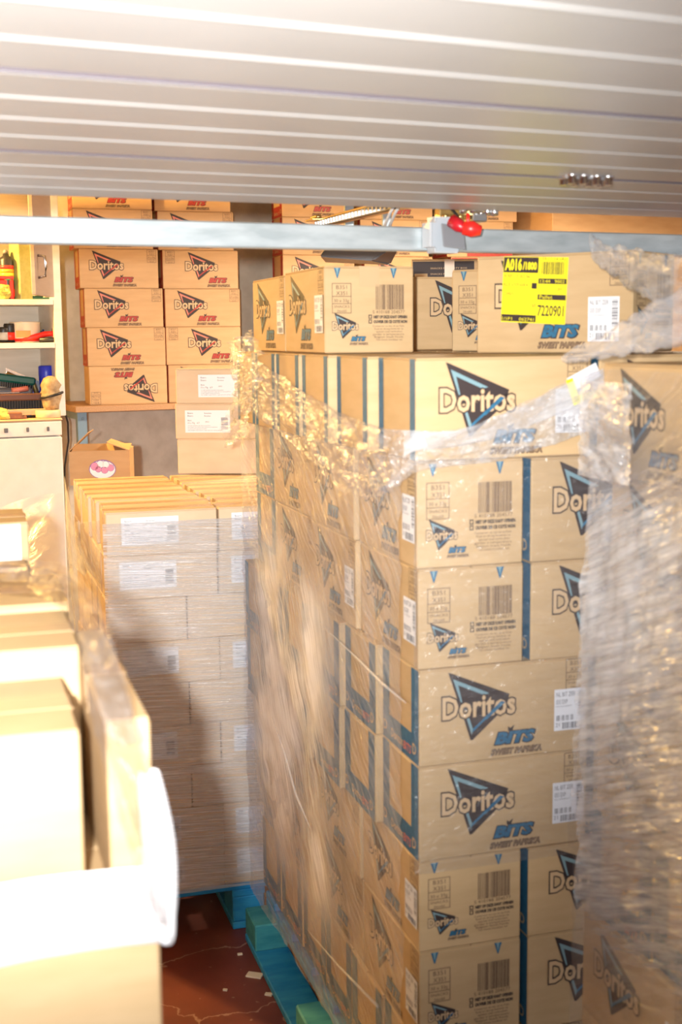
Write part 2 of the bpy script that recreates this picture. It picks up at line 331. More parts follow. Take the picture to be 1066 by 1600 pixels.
def logo(p, x, y, s, acc='blue', accl='blue_light', full=True):
    """triangle mark with lettering; x,y = lower-left of lettering, s = lettering width"""
    def T(*pts): return [(x+a*s, y+b*s) for a, b in pts]
    # upper wing and lower wing of the triangle, split by the lettering
    p.poly(T((0.08, 0.60), (0.125, 0.585), (0.92, 0.25), (0.90, 0.18), (0.26, 0.08)), 'ink', 0)
    p.poly(T((0.145, 0.51), (0.64, 0.285), (0.56, 0.27), (0.215, 0.425), (0.27, 0.20), (0.25, 0.20)), accl, 1)
    p.poly(T((0.27, 0.05), (0.385, -0.31), (0.415, -0.31), (0.96, 0.16), (0.90, 0.20)), 'ink', 0)
    p.poly(T((0.315, 0.03), (0.40, -0.24), (0.42, -0.17), (0.35, 0.03)), accl, 1)
    p.poly(T((0.40, -0.22), (0.86, 0.17), (0.81, 0.17), (0.42, -0.16)), acc, 1)
    sz = s*0.40
    V = glyphs('Doritos', 0.026, 0, 2)[0]; mn = min(v[0] for v in V); sx = s/(sz*(max(v[0] for v in V)-mn)); x0 = x-mn*sz*sx
    p.text('Doritos', x0, y, sz, 'ink', 3, off=0.075*sz, sx=sx)
    p.text('Doritos', x0, y, sz, 'cream', 4, off=0.026*sz, sx=sx)
    p.poly(T((0.60, -0.06), (0.86, 0.15), (0.80, 0.17), (0.57, -0.03)), acc, 5)
    if full:
        bx, by, bs = x+0.70*s, y-0.40*s, s*0.21
        p.text('BITS', bx, by, bs, 'ink', 1, off=0.10*bs, shear=0.25, width=s*0.60)
        p.text('BITS', bx+0.015*s, by+0.006*s, bs*0.95, acc, 2, off=0.055*bs, shear=0.25, width=s*0.565)
        p.poly([(bx+0.2*s, by+0.16*s), (bx+0.26*s, by+0.16*s), (bx+0.29*s, by+0.24*s), (bx+0.235*s, by+0.20*s), (bx+0.20*s, by+0.22*s)], 'ink', 3)
        p.text('SWEET PAPRIKA', bx-0.04*s, by-0.14*s, s*0.105, 'ink_soft', 1, off=0.009*s, shear=0.25, width=s*0.72)
        p.text('SWEET PAPRIKA', bx-0.035*s, by-0.138*s, s*0.10, 'cream', 2, off=-0.003*s, shear=0.25, width=s*0.71)
def code_panel(p, x, y, w_, h, key='ink_soft'):
    t = 0.0013; p.frame(x, y, x+w_, y+h, t, key)
    p.rect(x, y+h*0.31, x+w_, y+h*0.31+t, key); p.rect(x, y+h*0.55, x+w_, y+h*0.55+t, key)
    p.text('B351', x+w_*0.22, y+h*0.80, h*0.19, key, width=w_*0.56); p.text('X351', x+w_*0.22, y+h*0.60, h*0.19, key, width=w_*0.56)
    p.text('30 x 33g', x+w_*0.10, y+h*0.37, h*0.15, key, width=w_*0.78)
    p.text('SNACKS', x+w_*0.10, y+h*0.18, h*0.12, key, width=w_*0.8); p.text('26x60', x+w_*0.25, y+h*0.04, h*0.11, key, width=w_*0.5)
PR = {}
for col, acc, accl in (('blue', 'blue', 'blue_light'), ('red', 'red', 'red_light')):
    p = Print(); logo(p, -CL*0.37, CH*0.48, 0.152, acc, accl); PR[col, 'logo'] = p.mesh('logo_print')
    p = Print(); code_panel(p, CL*0.36, CH*0.66, 0.042, 0.062); PR[col, 'code'] = p.mesh('code_panel')
    p = Print(); logo(p, -CL*0.20, CH*0.48, 0.152, acc, accl); PR[col, 'logo_right'] = p.mesh('logo_print')
    p = Print(); code_panel(p, -CL*0.46, CH*0.66, 0.042, 0.062); PR[col, 'code_left'] = p.mesh('code_panel')
    # barcode end
    p = Print(); W2 = CW/2
    code_panel(p, -W2+0.018, CH*0.46, 0.046, 0.066)
    logo(p, -W2+0.018, CH*0.27, 0.062, acc, accl)
    p.bars(W2-0.092, CH*0.50, W2-0.024, CH*0.79, 'ink_soft', seed=5)
    p.text('5 410188 204577', W2-0.100, CH*0.455, 0.010, 'ink_soft', width=0.078)
    for q, yy in ((0, 0.40), (1, 0.345)):
        p.frame(W2-0.110, CH*yy-0.001, W2-0.102, CH*yy+0.008, 0.0018, 'ink'); p.text('NIET OP DEZE KANT OPENEN' if q == 0 else 'OUVRIR DE CE COTE NON', W2-0.098, CH*yy, 0.0085, 'ink', off=0.0005, width=0.082)
    for q in range(6): p.text(('Conserver au sec et au frais', 'Koel en droog bewaren na', 'openen snel verbruiken', 'garder a temperature', 'Belgium Snack Foods', 'Ten minste houdbaar tot')[q], W2-0.100+0.004*(q % 3), CH*(0.30-0.032*q), 0.0062, 'ink_soft', width=0.076-0.006*(q % 3))
    PR[col, 'barcode'] = p.mesh('barcode_print')
    p = Print(); xx = 0
    p.poly([(xx-0.007, CH-0.004), (xx, CH-0.026), (xx+0.002, CH-0.026), (xx+0.009, CH-0.004)], acc); p.poly([(xx-0.003, CH-0.004), (xx+0.001, CH-0.020), (xx+0.004, CH-0.004)], accl, 1)
    PR[col, 'notch'] = p.mesh('colour_notch')
    # bordered end
    p = Print(); bw = CW*0.20
    p.rect(-W2+0.003, 0.002, -W2+bw, CH-0.002, acc); p.rect(W2-bw, 0.002, W2-0.003, CH-0.002, acc)
    p.poly([(-W2+bw, 0.002), (W2-bw, 0.002), (W2-bw, CH*0.30), (-W2+bw, CH*0.30)], acc)
    p.text('Doritos', -W2+bw+0.012, CH*0.08, 0.026, 'cream', 2, off=0.0004, width=0.07); p.text('BITS', 0.02, CH*0.07, 0.024, 'red_light', 2, off=0.0004, shear=.2, width=0.045)
    p.text('D', -W2+0.006, CH*0.10, 0.03, 'cream', 2, off=0.0006)
    p.text('D', W2-bw+0.006, CH*0.10, 0.03, 'cream', 2, off=0.0006)
    PR[col, 'border'] = p.mesh('coloured_border')
    p = Print(); p.rect(-CW*0.065, 0.002, CW*0.065, CH-0.002, acc); PR[col, 'bars'] = p.mesh('coloured_bar')
def sticker(sw=0.068, sh=0.084):
    p = Print(); p.rect(0, 0, sw, sh, 'label'); k = 'label_ink'
    p.text('NL BIT ZER', 0.004, sh-0.015, 0.013, k, 1, width=sw*0.60); p.text('033 EXP', 0.004, sh-0.030, 0.013, k, 1, width=sw*0.36)
    p.text('30 X 33G DISPLAY', 0.004, sh-0.036, 0.004, k, 1, width=sw*0.5)
    p.bars(sw-0.016, 0.028, sw-0.003, sh-0.006, k, 1, vertical=False, seed=3, n=26)
    for i in range(4): p.bars(0.005+i*0.010, 0.020, 0.012+i*0.010, 0.031, k, 1, seed=i, n=6)
    p.bars(0.018, 0.003, sw-0.006, 0.016, k, 1, seed=9, n=24); p.text('21', 0.003, 0.008, 0.011, k, 1)
    return p.mesh('shipping_label')
PR['sticker'] = sticker()
def yellow_label():
    p = Print(); w_, h = 0.150, 0.128; k = 'ink'
    p.rect(0, 0, w_, h, 'yellow')
    p.rect(0.001, h*0.76, w_*0.55, h-0.001, k, 1); p.text('A016', 0.004, h*0.80, 0.030, 'yellow', 2, off=0.0012, width=0.040); p.text('/1800', 0.046, h*0.81, 0.020, 'yellow', 2, off=0.0008, width=0.033)
    p.text('03.11.16 (A)', w_*0.60, h*0.955, 0.007, k, 1, width=w_*0.36); p.bars(w_*0.60, h*0.74, w_*0.95, h*0.93, k, 1, seed=4, n=28)
    p.rect(w_*0.56, h*0.60, w_*0.99, h*0.68, k, 1); p.text('13:44   9002', w_*0.59, h*0.615, 0.009, 'yellow', 2, width=w_*0.37)
    p.rect(w_*0.56, h*0.36, w_*0.99, h*0.44, k, 1); p.text('Pallet', w_*0.59, h*0.375, 0.010, 'yellow', 2, width=w_*0.2)
    p.text('201', w_*0.85, h*0.50, 0.009, k, 1); p.text('ENTREPOT DE GROS NAC', 0.003, h*0.68, 0.010, k, 1, width=w_*0.42)
    p.text('RUE DE LA MONTAGNE 44', 0.003, h*0.55, 0.010, k, 1, width=w_*0.38); p.rect(w_*0.46, h*0.52, w_*0.54, h*0.61, k, 1); p.text('CH01', 0.003, h*0.41, 0.010, k, 1)
    p.text('150', w_*0.44, h*0.24, 0.010, k, 1); p.rect(0.001, 0.002, w_*0.55, h*0.12, k, 1); p.text('1/1P1    062741', 0.003, h*0.03, 0.009, 'yellow', 2, width=w_*0.5)
    p.text('7220901', w_*0.57, h*0.12, 0.029, k, 1, off=0.0005, width=w_*0.40)
    return p.mesh('yellow_label')
PR['yellow'] = yellow_label()
def white_label(w_=0.160, h=0.078):
    p = Print(); k = 'label_ink'; p.rect(0, 0, w_, h, 'label')
    for i, (t, x, y, s, ww) in enumerate((('Bears', .06, .84, .008, .12), ('Bears', .06, .72, .008, .12), ('Base:', .06, .52, .007, .09), ('10 x 70g   6/7', .06, .40, .008, .26), ('Bananban', .43, .84, .007, .16), ('Banaban', .43, .72, .007, .14), ('0931', .45, .45, .007, .08))):
        p.text(t, w_*x, h*y, s, k, 1, width=w_*ww)
    for q in range(4): p.text('net weight ingredients sugar glucose syrup gelatine', w_*.06, h*(.30-.07*q), 0.0045, k, 1, width=w_*(.5, .66, .42, .78)[q])
    p.bars(w_*0.80, h*0.14, w_*0.95, h*0.68, k, 1, vertical=False, seed=2, n=22)
    return p.mesh('address_label')
PR['white'] = white_label()
PR['white_narrow'] = white_label(0.085, 0.066)

# ------------------------------------------------------------------ cartons
_body = {}
def carton_body(L, Wd, H, mk, flap=True):
    k = (round(L, 3), round(Wd, 3), round(H, 3), mk)
    if k not in _body:
        b = NB(); box(b, -L/2, L/2, -Wd/2, Wd/2, 0, H-0.003, 0.0025)
        box(b, -L/2+0.001, L/2-0.001, -Wd/2+0.001, -0.0015, H-0.0031, H, 0.001); box(b, -L/2+0.001, L/2-0.001, 0.0015, Wd/2-0.001, H-0.0031, H, 0.001)
        bm2 = to_mesh('carton', b, M[mk])
        t = NB(); tw = 0.024
        box(t, -L/2-0.0006, L/2+0.0006, -tw, tw, H, H+0.0006)
        for s in (-1, 1): box(t, s*L/2-0.0006, s*L/2+0.0006, -tw, tw, H-0.045, H+0.0006)
        _body[k] = (bm2, to_mesh('tape', t, M['tape']))
    return _body[k]
def plain(L, Wd, H, mk, pos, rz, label, group, tape=True, name='carton', parent_parts=()):
    bd, tp = carton_body(L, Wd, H, mk)
    o = obj(name, bd, None, pos, (0, 0, rz)); tag(o, label, 'carton', group)
    if tape: obj('tape', tp, o)
    return o
def face_part(o, name, me, face, L, Wd, x=0, z=0, label=None, flip=False):
    """attach a print to a face: F long front, K long back, E the +x end, S the -x end"""
    loc, rz = {'F': ((0, -Wd/2, 0), 0), 'K': ((0, Wd/2, 0), math.pi), 'E': ((L/2, 0, 0), math.pi/2), 'S': ((-L/2, 0, 0), -math.pi/2)}[face]
    q = Matrix.Rotation(rz, 3, 'Z') @ Vector((x, -0.0020 if 'label' in name else 0, z))
    c = obj(name, me, o, Vector(loc)+q, (math.pi/2, 0, rz))
    if label: c['label'] = label
    return c
def snack(pos, rz, label, group, col='blue', H=CH, sticky=False, notch=True, ends=('barcode', 'border'), mk=None, upside=False, tape=False, faces='FES', mirror=False):
    bd, tp = carton_body(CL, CW, CH, mk or ('kraft' if col == 'blue' else 'kraft_back'))
    o = obj('snack_carton', bd, None, pos, (0, 0, rz)); o.scale = (1, 1, H/CH); tag(o, label, 'carton', group)
    if 'F' in faces:
        face_part(o, 'logo_print', PR[col, 'logo_right' if mirror else 'logo'], 'F', CL, CW); face_part(o, 'code_panel', PR[col, 'code_left' if mirror else 'code'], 'F', CL, CW)
    if 'E' in faces:
        face_part(o, 'barcode_print', PR[col, 'barcode'], 'E', CL, CW)
        if notch:
            for xx in (-CW/2+0.030, CW/2-0.050): face_part(o, 'colour_notch', PR[col, 'notch'], 'E', CL, CW, xx, label='coloured notch print at the top edge')
    if 'S' in faces and ends[1] == 'border': face_part(o, 'coloured_border', PR[col, 'border'], 'S', CL, CW, label='%s printed border' % col)
    if 'S' in faces and ends[1] == 'bars':
        for xx in (-CW*0.42, CW*0.42): face_part(o, 'coloured_bar', PR[col, 'bars'], 'S', CL, CW, xx, label='%s printed bar' % col)
    if tape: obj('tape', tp, o)
    if sticky: face_part(o, 'shipping_label', PR['sticker'], 'F', CL, CW, CL/2-0.075, 0.045, label='white shipping label with barcodes')
    if upside:
        for c in o.children:
            # the whole carton stands on its head
            pass
        o.rotation_euler = (0, math.pi, rz+0.0); o.location.z += H
    return o

PH = math.radians(16.85); UA = PH-A           # pallet direction: heading frame -> room frame
def uv(ox, oy, phi=PH):
    u = W(math.cos(phi), math.sin(phi)); v = W(-math.sin(phi), math.cos(phi)); o = W(ox, oy)
    return lambda a, b, z=0: Vector((o.x+u.x*a+v.x*b, o.y+u.y*a+v.y*b, z)), u, v
ORD = ['top', 'second', 'third', 'fourth', 'fifth', 'sixth', 'seventh', 'eighth', 'ninth', 'tenth']

# ---- main stack
FM, mu, mv = uv(0.1413, 2.3452)
Zt = [1.706, 1.515, 1.313, 1.119, 0.928, 0.737, 0.552, 0.350]     # top of each wrapped layer
PAL = 0.144
gM = 'snack cartons stacked on the centre pallet'
offs = [(-0.002, 0), (0.0, 0), (0.002, 0), (0.003, -0.002), (0.003, 0), (0.004, 0.002), (0.005, 0.003), (0.006, 0.004)]
kindrow = 'LWWLLWWL'
g = 0.003
for k in range(8):
    zt = Zt[k]; zb_ = Zt[k+1] if k < 7 else PAL; H = zt-zb_-0.0008; ou, ov = offs[k]; r = lambda s=0.003: random.uniform(-s, s)
    row = ORD[k+1] + ' row down'
    if kindrow[k] == 'L':
        cols = ['nearest corner', 'second along']
        for j in range(2):
            x = ou+CL/2+j*(CL+0.014); ff = -0.006 if j else 0
            snack(FM(x, CW/2+ov+ff, zb_), UA, 'centre stack, %s, %s' % (row, 'left corner carton showing its big logo in front' if j == 0 else 'front carton mostly hidden behind the right stack'), gM, H=H, sticky=(k in (3, 4, 0) or j == 1), ends=('barcode', 'border' if k else 'bars'), faces='FES')
        n = 5
        for j in range(1, n+1):
            sh = -0.014*min(j, 3) if k in (3, 4) else -0.004
            if k == 7: sh = -0.006
            if k == 0: sh = (0, -0.020, -0.040, -0.046, -0.046, -0.046)[j]
            snack(FM(ou+CL/2+sh+r(), CW/2+ov+j*(CW+g), zb_), UA+r(0.006), 'centre stack left side, %s, blue-edged carton end, %s behind the corner' % (row, ('', 'first', 'second', 'third', 'fourth', 'fifth')[j]), gM, H=H, ends=('', 'border' if k else 'bars'), faces='S')
        if k == 0:
            for j in range(1, 5): snack(FM(CL*1.5+0.02, CW/2+j*(CW+g), zb_), UA, 'hidden centre stack carton under the loose top row, %s one back' % ORD[j], gM, H=H, faces='')
    else:
        snack(FM(ou+CW/2, CL/2+ov, zb_), UA-math.pi/2, 'centre stack, %s, left corner carton with barcode end in front' % row, gM, H=H, sticky=True, faces='FE')
        snack(FM(ou+CW+0.014+CL/2, CW/2+ov-0.006, zb_), UA, 'centre stack, %s, big logo carton right of the barcode end' % row, gM, H=H, sticky=(k == 6), faces='FS')
        snack(FM(ou+CW+0.014+CL/2, CW*1.5+ov, zb_), UA, 'centre stack, %s, hidden carton behind the logo front' % row, gM, H=H, faces='') if k == 1 else None
        for j in range(1, 3):
            snack(FM(ou+CW/2+r(0.006)-0.004, CL/2+ov+j*(CL+g), zb_), UA-math.pi/2+r(0.006), 'centre stack left side, %s, long logo carton, %s behind the corner' % (row, ('first', 'second')[j-1]), gM, H=H, sticky=(j == 1 and k == 2), faces='F')
        snack(FM(ou+CL/2-0.004, 3*(CL+g)+CW/2+ov+0.006, zb_), UA, 'centre stack, %s, blue-edged carton at the far left corner' % row, gM, H=H, faces='S')
# ---- loose top layer
gT = 'loose cartons on top of the centre stack'
def place_corner(px, py, D, phi, L, Wd, corner='left', rot90=False):
    """box whose front-left (or right) bottom corner is at a pixel's direction and depth; front runs along phi"""
    p = at_d(px, py, D); u = W(math.cos(phi), math.sin(phi)); v = W(-math.sin(phi), math.cos(phi))
    a = (L/2 if corner == 'left' else -L/2); c = p+u*a+v*(Wd/2)
    return Vector((c.x, c.y, 0)), phi-A
zT = Zt[0]+0.001; r90 = math.pi/2
c, rz = place_corner(508, 556, 2.93, PH, CW, CL); c.z = zT
snack(c, rz-r90, 'loose carton with barcode end and clear tape, centre of the loose top row', gT, H=0.196, sticky=True, tape=True, faces='FE')
c2 = c + mv*(CL+0.004); snack(c2, rz-r90, 'yellow-lit loose carton at the far left end of the loose top row', gT, H=0.192, sticky=True, faces='FE')
c, rz = place_corner(647, 553, 3.40, PH-0.05, CL, CW); c.z = zT
snack(c, rz, 'loose top carton showing only the left half of its logo', gT, H=0.190, tape=True, faces='FS')
c, rz = place_corner(706, 553, 3.16, math.radians(-22), CW, CL-0.16); c.z = zT
snack(at_d(706, 553, 3.10).xy.to_3d()+W(math.cos(-0.5), math.sin(-0.5))*(CW/2)+W(-math.sin(-0.5), math.cos(-0.5))*(CL/2)+Vector((0, 0, zT)), -0.5-A-r90, 'turned loose carton with its barcode end peeking left of the yellow label carton', gT, H=0.192, faces='FE')
pL = at_d(745, 553, 2.78); phi4 = math.radians(-36)
c, rz = place_corner(745, 553, 2.78, phi4, CL, CW); c.z = zT
cY = snack(c, rz, 'loose carton with a big yellow pallet label, turned, at the right of the top row', gT, H=0.203, faces='FE')
face_part(cY, 'yellow_label', PR['yellow'], 'F', CL, CW, -0.118, 0.062, label='yellow pallet label reading A016/1800 and 7220901').rotation_euler.y += 0.05
face_part(cY, 'shipping_label', PR['sticker'], 'F', CL, CW, CL/2-0.095, 0.022, label='white shipping label with barcodes')

# ---- pallets
def pallet(pos, rz, label, Lx, Ly, mats=('bluepal', 'tealpal'), inset=0.0):
    """origin at the front-left floor corner; deck boards run along x"""
    o = empty('pallet', pos, rz); tag(o, label, 'pallet', 'blue wooden pallets')
    n = max(5, int(Ly/0.17)); bw = 0.10; bl = 0.13
    for i in range(n):
        y = i*(Ly-bw)/(n-1); part('deck_board', bb(inset, Lx, y, y+bw, PAL-0.022, PAL-0.001, bev=0.003), M[mats[0]], o)
    for x in (0, (Lx-0.10)/2, Lx-0.10):
        part('bearer', bb(max(x, inset), x+0.10, 0, Ly, PAL-0.044, PAL-0.022, bev=0.003), M[mats[0]], o)
        for y in (0.0, (Ly-bl)/2, Ly-bl):
            part('block', bb(x+0.002, x+0.098, y+0.002, y+bl, 0.022, PAL-0.044, bev=0.004), M[mats[1]], o)
        part('bottom_board', bb(x, x+0.10, 0, Ly, 0.0, 0.022, bev=0.003), M[mats[0]], o)
    return o
pallet(FM(-0.075, -0.02, 0), UA, 'worn blue wooden pallet under the tall centre stack', 0.95, 1.27, ('bluepal', 'tealpal'), 0.065)

# ---- right stack
Rc = at_d(912, 1418, 2.15); 
FR_o = Rc; ru, rv = mu, mv
def FR(a, b, z=0): return Vector((Rc.x+ru.x*a+rv.x*b, Rc.y+ru.y*a+rv.y*b, z))   # b negative runs towards the camera
zR0 = Rc.z; zRt = at_d(928, 566, 2.15).z
print('right stack', Rc, zRt)
ztR = [zRt, at_d(935, 742, 2.15).z]
st = (ztR[1]-zR0)/4
for i in range(1, 5): ztR.append(ztR[1]-st*i)
while ztR[-1] > PAL+0.25: ztR.append(ztR[-1]-0.19)
ztR.append(PAL)
gR = 'snack cartons stacked on the right pallet'
ro = [0.020, 0.040, 0.032, 0.022, 0.010, 0.0, 0.0, 0.002, 0.0]
kr = 'WWWWLWWLL'
for k in range(len(ztR)-1):
    zt, zb_ = ztR[k], ztR[k+1]; H = zt-zb_-0.0008; row = ORD[k]+' row'
    if kr[k] == 'W':
        for j in range(3):
            snack(FR(ro[k]+CW/2, -CL/2-j*(CL+g), zb_), UA-r90, 'right stack, %s, logo carton, %s from the far end' % (row, ('first', 'second', 'third')[j]), gR, H=H, sticky=(k > 3), faces='FE')
    else:
        for j in range(5):
            snack(FR(ro[k]+CL/2, -CW/2-j*(CW+g), zb_), UA, 'right stack, %s, blue-edged carton end, %s from the far end' % (row, ('first', 'second', 'third', 'fourth', 'fifth')[j]), gR, H=H, faces='S')
pallet(FR(-0.03, -1.16, 0), UA, 'blue wooden pallet under the right stack, hidden below the frame', 0.80, 1.2)

# ---- middle pallet of small cartons
FB, bu, bv = uv(-0.649, 3.487)
gB = 'plain cartons with white labels on the left middle pallet'
zB = 1.268; nB = 9; hB = (zB-PAL)/nB; BL = 0.312; BW = 0.128
for k in range(nB):
    zb_ = PAL+(nB-1-k)*hB; H = hB-0.0008; row = ('%s row down' % ORD[k]) if k else 'top row'
    lab = k in (0, 1, 3, 5, 7, 8)
    widths = [BL, BL, 0.15] if lab else [0.222, 0.222, 0.222, 0.11]
    x = 0.0 if k == 0 else -0.004
    for j, wd in enumerate(widths):
        o = plain(wd, BW, H, 'kraft_pale', FB(x+wd/2+random.uniform(-.002, .002), BW/2, zb_), UA, 'small plain carton, middle pallet front, %s, %s from left' % (row, ('first', 'second', 'third', 'fourth')[j]), gB, tape=(k == 0))
        if lab and wd == BL:
            face_part(o, 'address_label', PR['white'], 'F', wd, BW, -wd/2+(0.040 if k == 0 else 0.030)+random.uniform(-.006, .006) if j == 0 else -wd/2+0.036, 0.030, label='white address label')
        x += wd+0.003
    # cartons behind: seven ranks in the top row, left side only below
    if k == 0:
        for rnk in range(1, 7):
            x = random.uniform(-.012, .012)
            for j, wd in enumerate([BL, BL]):
                plain(wd, BW, H+random.uniform(-.002, 0.001), 'kraft_pale', FB(x+wd/2, BW/2+rnk*(BW+0.0025), zb_), UA+random.uniform(-.004, .004), 'small plain carton on the middle pallet top, %s column, %s rank back' % (('left', 'right')[j], ORD[rnk]), gB)
                x += wd+0.02
    else:
        for rnk in range(1, 7):
            plain(BL, BW, H, 'kraft_pale', FB(BL/2-0.004+random.uniform(-.004, .004), BW/2+rnk*(BW+0.005), zb_), UA, 'small plain carton, middle pallet left side, %s, %s rank back' % (row, ORD[rnk]), gB, tape=False)
            if k == 1: plain(BL, BW, H, 'kraft_pale', FB(BL*1.5+0.01, BW/2+rnk*(BW+0.005), zb_), UA, 'hidden small carton under the top right column, %s rank back' % ORD[rnk], gB, tape=False)
pallet(FB(-0.02, 0.0, 0), UA, 'bright blue wooden pallet under the left middle stack', 0.80, 1.0, ('bluepal', 'bluepal'))
# three tall plain cartons standing on its far right
p3 = at_d(281, 736, 4.52); z3 = zB+0.0
for i, (lx, hh) in enumerate(((281, 0.124), (279, 0.124), (281, 0.122))):
    pp = at_d(lx, 736, 4.50)
    phb = math.radians(-6)
    cc = Vector((pp.x, pp.y, 0))+W(math.cos(phb), math.sin(phb))*0.15+W(-math.sin(phb), math.cos(phb))*0.075
    cc = cc+mv*0.0; cc.z = z3+i*0.1235
    o = plain(0.30, 0.20, hh-0.0008, 'kraft_pale', cc, phb-A, '%s of the three larger plain cartons on the middle pallet' % ('lowest', 'middle', 'topmost')[i], 'three plain cartons beside the wall shelf')
    if i: face_part(o, 'address_label', PR['white'], 'F', 0.30, 0.20, -0.115 if i == 1 else -0.07, 0.022, label='white address label')

# ------------------------------------------------------------------ wall shelf and red print cartons
SY = 6.42                                    # room depth of the cartons' fronts
def on_y(px, py, y): return at_pl(px, py, (0, y, 0), Vector((0, 1, 0)))
s0 = on_y(118, 634, SY-0.06); s1 = on_y(262, 640, SY-0.06)
sz = s0.z-0.005; print('shelf', s0, s1)
wallshelf = empty('wall_shelf', (0, 0, 0)); tag(wallshelf, 'brown chipboard wall shelf on blue-grey steel brackets', 'shelf')
sx0 = s0.x; sx1 = s1.x+0.03
part('board', bb(sx0, sx1, SY-0.06, 6.94, sz-0.030, sz, bev=0.002), M['chip'], wallshelf)
M['blue_steel'] = mat('blue_grey_steel', (0.22, 0.33, 0.42), 0.4, 0.4)
for xx in (sx0+0.02,):
    b = NB(); box(b, xx, xx+0.05, SY+0.0, SY+0.04, 0.0, sz-0.03, 0.002); 
    for zz in (sz-0.07, sz-0.4, sz-0.8): lathe(b, [(0.009, 0), (0.007, 0.006)], 8, 0, (0, 0, 0)) if False else box(b, xx+0.02, xx+0.032, SY-0.004, SY, zz, zz+0.012, 0.002)
    box(b, xx, xx+0.05, SY+0.04, 6.94, sz-0.07, sz-0.03, 0.002)
    part('upright', b, M['blue_steel'], wallshelf, label='blue-grey steel upright')
gS = 'red print cartons stacked on the wall shelf'
def back_carton(px, pyb, y, label, group=gS, side='left', up=False, H=CH*1.0, yaw=0.0, dz=None, sc_=1.0):
    p = on_y(px, pyb, y); z = p.z if dz is None else dz
    ph = A*0.42+yaw                       # turned a little towards the camera
    c = Vector((p.x, p.y, 0))+W(math.cos(ph), math.sin(ph))*(CL*sc_/2)+W(-math.sin(ph), math.cos(ph))*(CW*sc_/2); c.z = z
    o = snack(c, ph-A, label, group, col='red', faces='FS', notch=False)
    o.scale = (sc_, sc_, sc_*H/CH)
    return o
# measured so that each carton rests on the one below
sS = 1.06; hS = CH*sS
pitch = 60.0/ FPX
zz = sz+0.001
hpx = (on_y(190, 575, SY).z-on_y(190, 635, SY).z); print('shelf carton height', hpx, 'width', (on_y(255, 600, SY)-on_y(140, 600, SY)).length)
wS = (on_y(255, 600, SY)-on_y(140, 600, SY)).length/math.cos(0.24)
def shelf_box(pxl, lvl, label, up=False, flip=False, group=gS, z0=None, y=SY, n=None, face='red', mirror=False):
    z = (zz if z0 is None else z0)+lvl*hpx; p = on_y(pxl, 600, y)
    ph = A*0.72
    u = W(math.cos(ph), math.sin(ph)); v = W(-math.sin(ph), math.cos(ph)); k = wS/CL
    c = Vector((p.x, p.y, 0))+u*(wS/2)+v*(CW*k/2); c.z = z
    o = snack(c, ph-A, label, group, col=face, faces='FS', notch=False, H=CH, mirror=mirror)
    o.scale = (k, k*0.9, (hpx-0.001)/CH)
    if up: o.rotation_euler = (0, math.pi, ph-A+math.pi*0); o.location.z += hpx-0.001; flipfix(o)
    return o
def flipfix(o):
    # standing on its head: local -y still faces out because the turn is about y; the +x end becomes the left one
    pass
for lvl, pxl in enumerate((140, 139, 137, 131, 124, 124, 122)):
    shelf_box(pxl, lvl, 'red print carton, left shelf column, %s' % ('upside down at the bottom' if lvl == 0 else ('second', 'third', 'fourth', 'fifth', 'sixth', 'seventh')[lvl-1]+' above the shelf board'), up=(lvl == 0))
gS2 = 'red print cartons in the right column beside the shelf'
# right column rests on the plain cartons' level: a hidden crate row carries it
for lvl, pxl in enumerate((262, 262, 260, 254, 250, 250)):
    shelf_box(pxl, lvl+1, 'red print carton, right shelf column, %s' % ('just above the plain cartons' if lvl == 0 else ('second', 'third', 'fourth', 'fifth', 'sixth')[lvl-1]+' above the plain cartons'), group=gS2, up=(lvl == 5), mirror=lvl in (0, 2))
shelf_box(264, 0, 'carton hidden behind the plain cartons, carrying the right shelf column', group=gS2)
# extend shelf under it
part('board', bb(sx1+0.002, sx1+0.52, SY-0.05, 6.94, sz-0.030, sz, bev=0.002), M['chip'], wallshelf)
# slim red-ended cartons leaning out on the left of the column
for lvl, (pxl) in enumerate((118, 118, 118, 111, 111)):
    z = zz+(lvl if lvl < 3 else lvl)*hpx*1.0
    p = on_y(pxl, 600, SY+0.12)
    if lvl < 3:
        c = Vector((p.x+wS/2-0.0, SY+0.42, z)); 
# ---- centre back column (x 435-545)
gC = 'red print cartons in the tall column behind the centre stack'
for lvl in range(10):
    z0 = 0.78
    o = shelf_box(446, lvl, 'red print carton, back column left of the door opener, %s up' % ('lowest', 'second', 'third', 'fourth', 'fifth', 'sixth', 'seventh', 'eighth', 'ninth', 'tenth')[lvl], group=gC, z0=0.80-0.0, y=SY-0.1)
# table carrying the back columns
tb = empty('low_rack', (0, 0, 0)); tag(tb, 'low grey steel rack hidden behind the centre stack, carrying the back cartons', 'rack')
q0 = on_y(436, 600, SY-0.15).x; q1 = on_y(900, 600, SY-0.15).x
part('rack_board', bb(q0-0.02, 6.7, SY-0.20, 6.93, 0.77, 0.799, bev=0.002), M['chip'], tb)
for xx in (q0, (q0+6.6)/2, 6.6):
    part('rack_leg', bb(xx, xx+0.05, SY-0.18, SY-0.13, 0, 0.77, bev=0.002), M['blue_steel'], tb); part('rack_leg', bb(xx, xx+0.05, 6.86, 6.91, 0, 0.77, bev=0.002), M['blue_steel'], tb)
gD = 'red print cartons stacked at the back right'
RT = []
for a_ in ((-CL*0.2, CH*0.02, CL*0.49, CH*0.16), (-CL*0.49, CH*0.80, -CL*0.1, CH*0.98)):
    p = Print(); p.rect(*a_, 'red', 6); RT.append(p.mesh('red_tape'))
